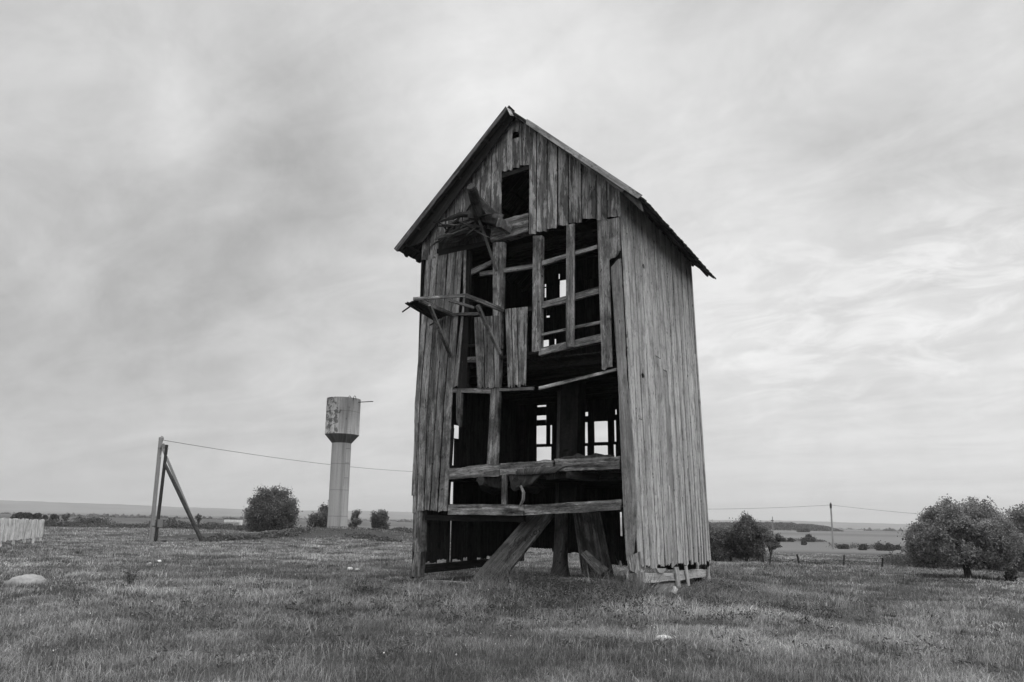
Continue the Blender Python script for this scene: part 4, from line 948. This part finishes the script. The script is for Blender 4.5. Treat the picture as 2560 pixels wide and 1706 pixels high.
def tree(name, label, cat, base, c, rad, ncl, per, leaf, seed, mat=None, trunk_r=.09, stems=1, group=None, spread=.16, hollow=.45, bottom=-.75, bark=M_BARK, sprig=.3, tops_n=26, tint=1.0, lobed=True):
    o = thing(name, base, label, cat, group); base = np.array(base, float); c = np.array(c, float)
    cc, P, t = crown_points(c, rad, ncl, per, seed, hollow, spread, bottom, sprig, lobed)
    P = P[P[:, 2] > ground_z(P[:, 0], P[:, 1]) + .02] if True else P
    t = np.resize(t, len(P)) * tint
    fast_mesh('crown', *leaves(P, leaf, t, seed + 1), mat or M_LEAF, o)
    r = np.random.default_rng(seed + 2); mb = MB()
    bases = [base + np.array([r.uniform(-.25, .25) * rad[0] * (stems > 1), r.uniform(-.2, .2) * rad[1] * (stems > 1), -.1]) for _ in range(stems)]
    tgt = cc[r.permutation(len(cc))[:tops_n]]
    for j, b in enumerate(bases):
        mine = tgt[j::stems]; fork = lerp(b, c + (mine.mean(0) - c) * .4, .45) if len(mine) else c
        tube(mb, [b, lerp(b, fork, .5) + r.normal(0, .04, 3), fork], [trunk_r, trunk_r * .8, trunk_r * .6], 7, 1.0, wob=.05)
        for q in mine:
            mid = lerp(fork, q, .5) + r.normal(0, .07 * rad[2], 3) + np.array([0, 0, .08 * rad[2]]); tube(mb, [fork, mid, q], [trunk_r * .45, trunk_r * .28, trunk_r * .1], 5)
    mb.build('trunk', bark, o); return o
def tree_px(name, label, cat, xl, xr, yt, yb, base_px, depth=None, crown_low=None, **k):
    """a bush or tree that stands at base_px on the ground; its crown spans the given photo extent at that distance"""
    g0 = onground(*base_px) if depth is None else None
    if g0 is None: p = at(base_px[0], base_px[1], depth); g0 = np.array([p[0], p[1], gz(p[0], p[1])])
    Y = g0[1]; a, b = at(xl, yb, Y), at(xr, yt, Y); top = at((xl + xr) / 2, yt, Y)[2]; low = at((xl + xr) / 2, yb, Y)[2]
    c = np.array([(a[0] + b[0]) / 2, Y, (top + low) / 2]); w = (b[0] - a[0]) / 2
    return tree(name, label, cat, g0, c, (w * .92, w * k.pop('deep', .8), (top - low) / 2 * .92), **k)
tree_px('round_bush', 'big rounded dark bush left of the water tower', 'bush', 604, 756, 1222, 1352, (680, 1314), depth=80, lobed=False, ncl=420, per=80, leaf=0.19, seed=11, stems=5, bottom=-1, hollow=.5, spread=.09, trunk_r=.07)
tree_px('leafy_bush', 'dark leaning bush half hidden behind the water tower column', 'bush', 764, 852, 1262, 1342, (812, 1312), depth=76, ncl=160, per=55, leaf=.22, seed=12, stems=4, bottom=-1, hollow=.3, spread=.13)
tree_px('sapling_bush', 'thin see through shrub right behind the water tower column', 'bush', 860, 908, 1270, 1330, (884, 1316), depth=74, ncl=70, per=26, leaf=.18, seed=13, stems=5, bottom=-1, hollow=.3, spread=.11, tint=1.35)
tree_px('pointed_bush', 'small pointed bush between the water tower and the mill', 'bush', 922, 980, 1276, 1342, (951, 1318), depth=88, ncl=120, per=55, leaf=.22, seed=14, stems=3, bottom=-1, hollow=.3, spread=.12)
tree_px('sapling', 'little upright sapling right of the leaning pole strut', 'tree', 489, 504, 1286, 1306, (496, 1312), depth=92, ncl=40, per=30, leaf=.2, seed=15, tint=1.3)
far = [(27, 47, 1283, 'leftmost of the dark trees over the picket fence'), (46, 66, 1281, 'second dark tree over the picket fence, tall and square'), (64, 79, 1282, 'third dark tree over the picket fence, round topped'),
       (78, 91, 1284, 'fourth dark tree over the picket fence, narrow'), (91, 105, 1284, 'dark tree just left of the end of the picket fence'), (107, 118, 1289, 'smallest dark tree, beside the end of the picket fence'), (126, 146, 1287, 'dark wide tree clear of the picket fence end'), (157, 173, 1283, 'paler tree, rightmost of the row beyond the picket fence')]
for k, (xl, xr, yt, lb) in enumerate(far):
    tree_px('distant_tree', lb, 'tree', xl, xr, yt, 1304, ((xl + xr) / 2, 1306), depth=150 if k < 7 else 190, ncl=60, per=32, leaf=.5, seed=20 + k, mat=M_FARLEAF, group='trees beyond the picket fence', bottom=-.9, hollow=.3, tint=.8 if k < 7 else 1.4)
# right side thicket
tree_px('thicket_tree', 'dense dark shrub tree touching the right wall of the mill in view', 'tree', 1746, 1832, 1303, 1412, (1785, 1404), ncl=230, per=80, leaf=.085, seed=41, stems=4, hollow=.3, spread=.13, bottom=-.9, trunk_r=.05, group='trees of the thicket', tint=1.35)
tree_px('thicket_tree', 'lower shrub tree in the middle of the thicket', 'tree', 1796, 1872, 1310, 1410, (1828, 1406), ncl=200, per=80, leaf=.085, seed=42, stems=4, hollow=.3, spread=.13, bottom=-.9, trunk_r=.05, group='trees of the thicket', tint=1.35)
tree_px('thicket_tree', 'tallest shrub tree of the thicket with a feathery top', 'tree', 1828, 1912, 1288, 1402, (1866, 1408), ncl=280, per=80, leaf=.085, seed=43, stems=5, hollow=.28, spread=.12, bottom=-.9, trunk_r=.05, group='trees of the thicket', tint=1.35, sprig=.5)
tree_px('thicket_tree', 'shrub tree at the right flank of the thicket with bare stems', 'tree', 1880, 1934, 1314, 1380, (1896, 1408), ncl=110, per=70, leaf=.085, seed=44, stems=3, hollow=.3, spread=.14, bottom=-.8, trunk_r=.035, tops_n=12, group='trees of the thicket', tint=1.3)
tree_px('thicket_tree', 'slender little tree with a forked bare trunk, rightmost of the thicket', 'tree', 1908, 1952, 1330, 1374, (1925, 1414), ncl=80, per=40, leaf=.10, seed=45, stems=2, hollow=.3, spread=.15, bottom=-.8, trunk_r=.035, tops_n=9, group='trees of the thicket', tint=1.35)
tree_px('apple_tree', 'broad low apple tree with a thin trunk at the right', 'tree', 2268, 2522, 1258, 1434, (2424, 1446), lobed=False, ncl=640, per=125, leaf=.075, seed=51, mat=M_APPLE, stems=1, trunk_r=.12, hollow=.42, spread=.075, bottom=-.78, sprig=.15, tops_n=40)
tree_px('orchard_tree', 'dark tree cut off by the right edge behind the apple tree', 'tree', 2532, 2750, 1236, 1446, (2632, 1444), lobed=False, ncl=420, per=95, leaf=.08, seed=52, mat=M_APPLE, stems=1, trunk_r=.13, hollow=.4, spread=.1, bottom=-.95, tint=.75, tops_n=36)
tree_px('low_bush', 'small dark bush in the grass in front of the dark tree at the right edge', 'bush', 2512, 2540, 1424, 1456, (2526, 1454), ncl=60, per=40, leaf=.08, seed=53, stems=3, bottom=-.5, tint=.7)
tree_px('weed_shrub', 'knee high leafy weed beside the boulder', 'plant', 296, 358, 1418, 1462, (322, 1468), ncl=46, per=4, leaf=.04, seed=54, stems=9, bottom=-1, hollow=.3, spread=.12, trunk_r=.006, tops_n=46, tint=1.0)
# field bushes beyond the pasture fence
fb_ = [(1949, 1963, 1345, 1355, 'small bush nearest the thicket in the pale field'), (1969, 1984, 1346, 1355, 'second small bush along the field edge right of the thicket'), (2004, 2037, 1336, 1355, 'large round bush in the field between the two utility poles'), (2001, 2017, 1354, 1363, 'small bush just in front of the large round field bush'),
       (2094, 2126, 1362, 1373, 'low wide bush right of the grey pole'), (2147, 2173, 1363, 1376, 'round bush left of the long mound shaped bush'), (2181, 2230, 1360, 1377, 'long mound shaped bush in the field'), (2226, 2250, 1362, 1375, 'scraggly bush attached to the end of the long mound shaped bush'), (1990, 2030, 1323, 1331, 'far pale clump of bush before the wooded rise')]
for k, (xl, xr, yt, yb, lb) in enumerate(fb_):
    g0 = onground((xl + xr) / 2, yb); tree_px('field_bush', lb, 'bush', xl, xr, yt, yb + (yb - yt) * .3, ((xl + xr) / 2, yb), ncl=110, per=42, leaf=max(.28, g0[1] / 800), seed=60 + k, mat=M_FARLEAF, stems=3, bottom=-1, hollow=.3, spread=.13, group='bushes in the far field', tint=.9, trunk_r=.1)

def mass(name, label, cat, P, leaf, mat, seed, tint=1.0):
    r = np.random.default_rng(seed); t = r.uniform(.6, 1.4, len(P)) * tint
    o = fast_mesh(name, *leaves(P, leaf, t, seed), mat); return tag(o, label, cat, kind='stuff')
def scrub(x0, x1, ylist, n, h, seed, depth=None, thick=3.0):
    """points of low scrub along a line on the ground between two photo columns"""
    r = np.random.default_rng(seed); f = r.random(n); xs = x0 + (x1 - x0) * f; ys = np.interp(f, np.linspace(0, 1, len(ylist)), ylist); out = []
    cache = [(k, onground(k, np.interp((k - x0) / (x1 - x0), np.linspace(0, 1, len(ylist)), ylist)) if depth is None else at(k, 1320, depth)) for k in np.linspace(x0, x1, 9)]
    kx = np.array([c[0] for c in cache]); X = np.interp(xs, kx, [c[1][0] for c in cache]); Y = np.interp(xs, kx, [c[1][1] for c in cache])
    X = X + r.normal(0, .3, n); Y = Y + r.normal(0, thick / 2, n)
    hh_ = h * (.25 + 1.3 * np.clip(fbm(X * .45 + seed, Y * .2, 3) - .2, 0, 1)) * r.random(n) ** .8
    return np.stack([X, Y, ground_z(X, Y) + hh_], 1)
mass('undergrowth', 'dark undergrowth below the apple tree and along the right edge', 'undergrowth', np.concatenate([scrub(2215, 2330, [1416, 1424], 4500, 1.0, 71, thick=1.5), scrub(2330, 2720, [1422, 1438], 22000, 2.0, 72, thick=1.8)]), .12, M_LEAF, 73, .8)
mass('hedge_scrub', 'dark scrub along the edge of the pasture on the left', 'scrub', np.concatenate([scrub(110, 245, [1320, 1320], 5000, 1.25, 74, 96, 5), scrub(405, 620, [1318, 1318], 7000, 1.15, 75, 95, 5), scrub(230, 420, [1318, 1318], 3500, .6, 76, 95, 5), scrub(600, 1040, [1318, 1318], 6500, .8, 77, 88, 4), scrub(-80, 120, [1318, 1318], 3000, .9, 78, 100, 4), scrub(520, 760, [1356, 1352, 1342, 1332], 2600, .55, 83, thick=1.5), scrub(880, 985, [1340, 1356], 900, .35, 84, thick=1.0), scrub(1946, 2060, [1354, 1355], 1500, 1.2, 85, thick=3), scrub(2080, 2330, [1370, 1377], 2200, 1.2, 86, thick=3)]), .26, M_FARLEAF, 79, 1.3)
mass('tall_weeds', 'tall weeds along the pasture fence right of the thicket', 'weeds', np.concatenate([scrub(1905, 2320, [1409, 1413, 1416, 1417], 5000, .42, 80, thick=3), scrub(1770, 1930, [1400, 1406], 4500, .8, 81, thick=2.0)]), .11, M_WEED, 82, .9)
# wooded rise and far tree lines
r = np.random.default_rng(91); n = 16000; xs = r.uniform(1700, 2116, n); yt = np.interp(xs, [1700, 1893, 1940, 1972, 2008, 2043, 2079, 2116], [1309, 1307, 1307, 1308, 1310, 1312.5, 1318, 1328.5])
Yw = 640 + r.normal(0, 14, n); pts = np.stack([(xs - CX) / FP * Yw * .985, Yw, np.zeros(n)], 1); gzz = ground_z(pts[:, 0], pts[:, 1]); topz = np.array([at(x, y, 640)[2] for x, y in zip(xs, yt)])
pts[:, 2] = gzz + (topz - gzz) * r.random(n) ** .6 * (.9 + .2 * fbm(xs * .08, Yw * .0 + 3, 3))
mass('wooded_rise', 'hazy wooded rise beyond the field right of the thicket', 'wood', pts, 1.7, M_FARLEAF, 92, .8)
L_ = []
for (xa, xb, d_, h_, n) in [(2155, 2300, 900, 5, 2500), (150, 620, 600, 2.6, 5000), (-60, 420, 900, 4, 5000), (1000, 1060, 800, 4, 500), (560, 1040, 1100, 4, 4000), (2080, 2420, 1300, 4, 2500)]:
    xs = r.uniform(xa, xb, n); Yw = d_ + r.normal(0, 8, n); X = (xs - CX) / FP * Yw; g0 = ground_z(X, Yw); m_ = np.clip(fbm(xs * .13 + d_, xs * 0 + 2.0, 4) - .36, 0, 1) * 1.9
    L_.append(np.stack([X, Yw, g0 + h_ * m_ * r.random(n)], 1))
mass('far_tree_line', 'thin hazy lines of far trees and hedges across the plain', 'trees', np.concatenate(L_), 1.5, M_FARLEAF, 93, .9)
# pale greenhouse roofs far off, seen between pole and big bush
gsh = at(584, 1301, 260.0); mb = MB(); gz0 = gz(gsh[0], gsh[1])
for k in range(3): 
    c = np.array([gsh[0] + (k - 1) * 2.0, gsh[1], gz0]); bar(mb, c + np.array([-.8, 0, .9 + (gsh[2] - gz0 - 1.2)]), c + np.array([.8, 0, .9 + (gsh[2] - gz0 - 1.2)]), 3, .9, Z, 2, 1, 0)
    bar(mb, c + np.array([0, 0, -.2]), c + np.array([0, 0, gsh[2] - gz0 - .5]), 2.2, 1.2, V, 2, .5, 0)
tag(mb.build('far_shed', M_WHITE), 'tiny row of pale roofs far off at the left foot of the big bush', 'shed')

# ================================================================ GRASS
def blades(X, Y, H, W, tint, seed, lean=.95, zoff=0.0):
    r = np.random.default_rng(seed); n = len(X); z = ground_z(X, Y) + zoff
    a = r.uniform(0, 2 * math.pi, n); sx, sy = np.cos(a), np.sin(a); b = a + math.pi / 2 + r.normal(0, .5, n)
    le = np.abs(r.normal(0, lean, n)) + .08; lx, ly = np.cos(b) * le + .08, np.sin(b) * le
    P = np.empty((n, 5, 3))
    for k, (f, wf) in enumerate(((0, 1), (0, -1), (.55, .75), (.55, -.75), (1, 0))):
        P[:, k, 0] = X + sx * W * .5 * wf + lx * H * f ** 1.8; P[:, k, 1] = Y + sy * W * .5 * wf + ly * H * f ** 1.8; P[:, k, 2] = z - .015 * (f == 0) + H * f * (1 - .25 * le * f)
    i = np.arange(n) * 5
    quads = np.stack([i, i + 1, i + 3, i + 2], 1); tris = np.stack([i + 2, i + 3, i + 4], 1)
    loops = np.concatenate([quads, tris], 1).ravel()
    st = np.stack([np.arange(n) * 7, np.arange(n) * 7 + 4], 1).ravel(); tot = np.tile([4, 3], n)
    tt = np.stack([tint * .8, tint * .8, tint, tint, tint * 1.1], 1).ravel()
    return P.reshape(-1, 3), loops, st, tot, tt
r = np.random.default_rng(100)
n = 1000000
rad_ = 6.0 * np.exp(r.random(n) * math.log(100 / 6.0)); ang = r.uniform(-.86, .86, n)
X, Y = rad_ * np.sin(ang), rad_ * np.cos(ang)
inmill = np.array([0.0]); du = (X - O0[0]) * U[0] + (Y - O0[1]) * U[1]; dv = (X - O0[0]) * V[0] + (Y - O0[1]) * V[1]
ins = (du > .1) & (du < W_ - .1) & (dv > .25) & (dv < D_ - .1)
clump = fbm(X * 1.1 + 5, Y * 1.1, 4); patch = fbm(X * .28 + 40, Y * .28 + 3, 4); fine = fbm(X * 4 + 3, Y * 4, 2)
keep = (r.random(n) < np.clip(.5 + 2.0 * (clump - .40) + .6 * (fine - .5), .3, 1)) & (~ins | (r.random(n) < .15))
X, Y, rad_, clump, patch, fine, ins, du, dv = [k[keep] for k in (X, Y, rad_, clump, patch, fine, ins, du, dv)]
n = len(X)
front = np.exp(-np.clip(np.hypot((X - 1.2) / 4.6, (Y - 14.9) / 2.4) - .2, 0, 9) ** 2 * 1.3) * (~ins)
side = np.exp(-((du + .7) / .9) ** 2) * ((dv > -1) & (dv < D_ + .5))
tall = np.clip(front + .1 * side, 0, 1.2)
wallv = np.exp(-((-dv - .55) / .55) ** 2) * ((du > -.4) & (du < 2.75) & (dv < .3)) * (.5 + .8 * fbm(X * 2 + 1, Y * 2, 2))
H = (.03 + .105 * np.clip(clump - .3, 0, 1) * 1.6 * r.uniform(.4, 1.5, n)) * (1 + rad_ * .008) * (1 + 1.9 * tall * r.uniform(.3, 1.4, n)) + .62 * wallv * (du < W_ - .3) * r.uniform(.2, 1.2, n) ** 1.5
worn = np.clip((fbm(X * .22 + 70, Y * .30 + 20, 4) - .5) * 5, 0, 1) * (1 - np.clip(tall + wallv, 0, 1)); H *= 1 - .5 * worn
H[ins] *= .6
W = np.maximum(.0042, rad_ * .00068) * r.uniform(.7, 1.5, n)
tint = (.45 + .85 * patch) * (.25 + 1.5 * clump) * r.uniform(.6, 1.4, n) * (1 - .5 * np.clip(tall + wallv, 0, 1)) * (.8 + .4 * fine)
tint *= 1 - .5 * np.exp(-np.hypot((X - TOWER[0] - .8) / 7, (Y - TOWER[1] + 2) / 4.5) ** 4)      # the tower's mound is darker turf
tint *= 1 + .22 * worn
dry = r.random(n) < (.05 + .18 * np.clip(patch - .5, 0, 1)); tint[dry] *= 1.75; H[dry] *= 1.15
sets = [blades(X, Y, H, W, tint, 101)]
# dry seed stalks
m = 5200; rr = 7 * np.exp(r.random(m) * math.log(55 / 7.0)); aa = r.uniform(-.8, .8, m); Xs, Ys = rr * np.sin(aa), rr * np.cos(aa); w_ = fbm(Xs * .5, Ys * .5) > .47; Xs, Ys, rr = Xs[w_], Ys[w_], rr[w_]
m = len(Xs); sets.append(blades(Xs, Ys, r.uniform(.1, .3, m), np.maximum(.0035, rr * .0004), r.uniform(1.2, 2.1, m), 102, .3))
# dark tussocks left by grazing
m = 1700; rr = 7 * np.exp(r.random(m) * math.log(60 / 7.0)); aa = r.uniform(-.82, .82, m); tx, ty = rr * np.sin(aa), rr * np.cos(aa)
a_ = (tx - O0[0]) * U[0] + (ty - O0[1]) * U[1]; b_ = (tx - O0[0]) * V[0] + (ty - O0[1]) * V[1]; k = ~((a_ > -.2) & (a_ < W_ + .2) & (b_ > -.2) & (b_ < D_ + .2)) & (fbm(tx * .3 + 7, ty * .3, 3) > .40); tx, ty, rr = tx[k], ty[k], rr[k]
per = 90; k = np.repeat(np.arange(len(tx)), per); wdt = r.uniform(.05, .3, len(tx)) ** 1.0; X2 = tx[k] + r.normal(0, 1, len(k)) * wdt[k] * 1.5; Y2 = ty[k] + r.normal(0, 1, len(k)) * wdt[k]
sets.append(blades(X2, Y2, (r.uniform(.07, .17, len(tx))[k]) * r.uniform(.5, 1.2, len(k)), np.maximum(.0045, rr[k] * .0007), (r.uniform(.28, .62, len(tx))[k]) * r.uniform(.7, 1.3, len(k)), 105, .9))
# pale dry tufts
m = 1100; rr = 7 * np.exp(r.random(m) * math.log(60 / 7.0)); aa = r.uniform(-.82, .82, m); tx, ty = rr * np.sin(aa), rr * np.cos(aa)
a_ = (tx - O0[0]) * U[0] + (ty - O0[1]) * U[1]; b_ = (tx - O0[0]) * V[0] + (ty - O0[1]) * V[1]; k = ~((a_ > -.2) & (a_ < W_ + .2) & (b_ > -.6) & (b_ < D_ + .2)) & (fbm(tx * .4 + 2, ty * .4 + 9, 3) > .45); tx, ty, rr = tx[k], ty[k], rr[k]
per = 45; k = np.repeat(np.arange(len(tx)), per); wdt = r.uniform(.04, .16, len(tx)); X2 = tx[k] + r.normal(0, 1, len(k)) * wdt[k] * 1.4; Y2 = ty[k] + r.normal(0, 1, len(k)) * wdt[k]
sets.append(blades(X2, Y2, (r.uniform(.07, .2, len(tx))[k]) * r.uniform(.5, 1.25, len(k)), np.maximum(.0038, rr[k] * .00055), (r.uniform(.95, 1.6, len(tx))[k]) * r.uniform(.75, 1.25, len(k)), 106, .6))
def join(sets):
    Vs, Ls, Ss, Ts, Cs = [], [], [], [], []; nv = nl = 0
    for v, l, s_, t_, c in sets: Vs.append(v); Ls.append(l + nv); Ss.append(s_ + nl); Ts.append(t_); Cs.append(c); nv += len(v); nl += len(l)
    return [np.concatenate(k) for k in (Vs, Ls, Ss, Ts, Cs)]
go = fast_mesh('grass', *join(sets), M_GRASS); tag(go, 'short tussocky pasture grass with dry blades', 'grass', kind='stuff')
# broad leaved weeds round the mill and in dark tussocks
m = 1500; cx_, cy_ = r.normal(1.2, 2.6, m), r.normal(14.6, 1.5, m); a = (cx_ - O0[0]) * V[0] + (cy_ - O0[1]) * V[1]; k = a < .1; cx_, cy_ = cx_[k], cy_[k]
sx_ = O0[0] - U[0] * r.uniform(.2, 1.3, 260) + V[0] * r.uniform(0, D_, 260); sy_ = O0[1] - U[1] * r.uniform(.2, 1.3, 260) + V[1] * r.uniform(0, D_, 260)
m2 = 1500; rr = 8 * np.exp(r.random(m2) * math.log(45 / 8.0)); aa = r.uniform(-.75, .75, m2); tx, ty = rr * np.sin(aa), rr * np.cos(aa); k = fbm(tx * .6 + 11, ty * .6 + 4) > .53; tx, ty = tx[k], ty[k]
cX = np.concatenate([cx_, sx_, tx]); cY = np.concatenate([cy_, sy_, ty]); hh_ = np.concatenate([r.uniform(.08, .34, len(cx_)) * np.where(cx_ > 2.2, .5, 1) * np.where(cx_ < .3, .45, 1), r.uniform(.03, .14, len(sx_)), r.uniform(.06, .2, len(tx))])
k = np.repeat(np.arange(len(cX)), 22); q = r.random(len(k)); LX = cX[k] + r.normal(0, .05, len(k)) * (1 + q); LY = cY[k] + r.normal(0, .05, len(k)) * (1 + q)
dvk = (LX - O0[0]) * V[0] + (LY - O0[1]) * V[1]
LP = np.stack([LX, LY, ground_z(LX, LY) + hh_[k] * q], 1)
tw_ = (r.uniform(.6, 1.2, len(cX)) * np.where(np.arange(len(cX)) < len(cx_), .55, 1))[k] * r.uniform(.7, 1.3, len(k))
m3 = 420; fu = r.uniform(-.2, 2.75, m3); fvv = -np.abs(r.normal(.25, .7, m3)) - .05; sxw = O0[0] + U[0] * fu + V[0] * fvv; syw = O0[1] + U[1] * fu + V[1] * fvv; hw = r.uniform(.14, .52, m3) * (.5 + .9 * fbm(sxw * 1.3, syw * 1.3, 2))
k = np.repeat(np.arange(m3), 34); q = r.random(len(k)) ** .8; lnx, lny = r.normal(0, .12, m3), r.normal(0, .12, m3)
LW = np.stack([sxw[k] + lnx[k] * q + r.normal(0, .03, len(k)) * (1.4 - q), syw[k] + lny[k] * q + r.normal(0, .03, len(k)) * (1.4 - q), ground_z(sxw[k], syw[k]) + hw[k] * q], 1)
wv2 = leaves(LW, .045, (r.uniform(.4, .95, m3))[k] * r.uniform(.7, 1.3, len(k)), 107, aspect=.4)
wv = leaves(LP, .055, tw_, 103, aspect=.4)
# small pale flower heads
m = 700; rr = 7.5 * np.exp(r.random(m) * math.log(40 / 7.5)); aa = r.uniform(-.75, .75, m); fx_, fy_ = rr * np.sin(aa), rr * np.cos(aa); k = fbm(fx_ * .45 + 3, fy_ * .45 + 8) > .5; fx_, fy_, rr = fx_[k], fy_[k], rr[k]
fv = leaves(np.stack([fx_, fy_, ground_z(fx_, fy_) + r.uniform(.08, .2, len(fx_))], 1), .013 + rr * .0006, r.uniform(3, 6, len(fx_)), 104, aspect=.9)
tag(fast_mesh('weeds', *join([wv, wv2, fv]), M_WEED), 'leafy weeds and tiny pale flowers scattered in the grass', 'weeds', kind='stuff')

# ================================================================ HAZE
hb_ = MB(); Hx, z0, z1 = 6700, -22, 95
v = [(x, y, z) for z in (z0, z1) for x, y in ((-Hx, -Hx), (Hx, -Hx), (Hx, Hx), (-Hx, Hx))]
hb_.add(v, [(3, 2, 1, 0), (4, 5, 6, 7), (0, 1, 5, 4), (1, 2, 6, 5), (2, 3, 7, 6), (3, 0, 4, 7)], np.zeros((8, 3)), 1)
hmat = bpy.data.materials.new('haze_air'); hmat.use_nodes = True; t = hmat.node_tree
for k in list(t.nodes): t.nodes.remove(k)
o = t.nodes.new('ShaderNodeOutputMaterial'); vol = t.nodes.new('ShaderNodeVolumePrincipled')
vol.inputs['Color'].default_value = (.96, .96, .96, 1); vol.inputs['Density'].default_value = 2.7e-4; vol.inputs['Anisotropy'].default_value = .2
t.links.new(vol.outputs[0], o.inputs['Volume'])
tag(hb_.build('haze', hmat), kind='stuff', label='thin pale haze over the plain', cat='haze')
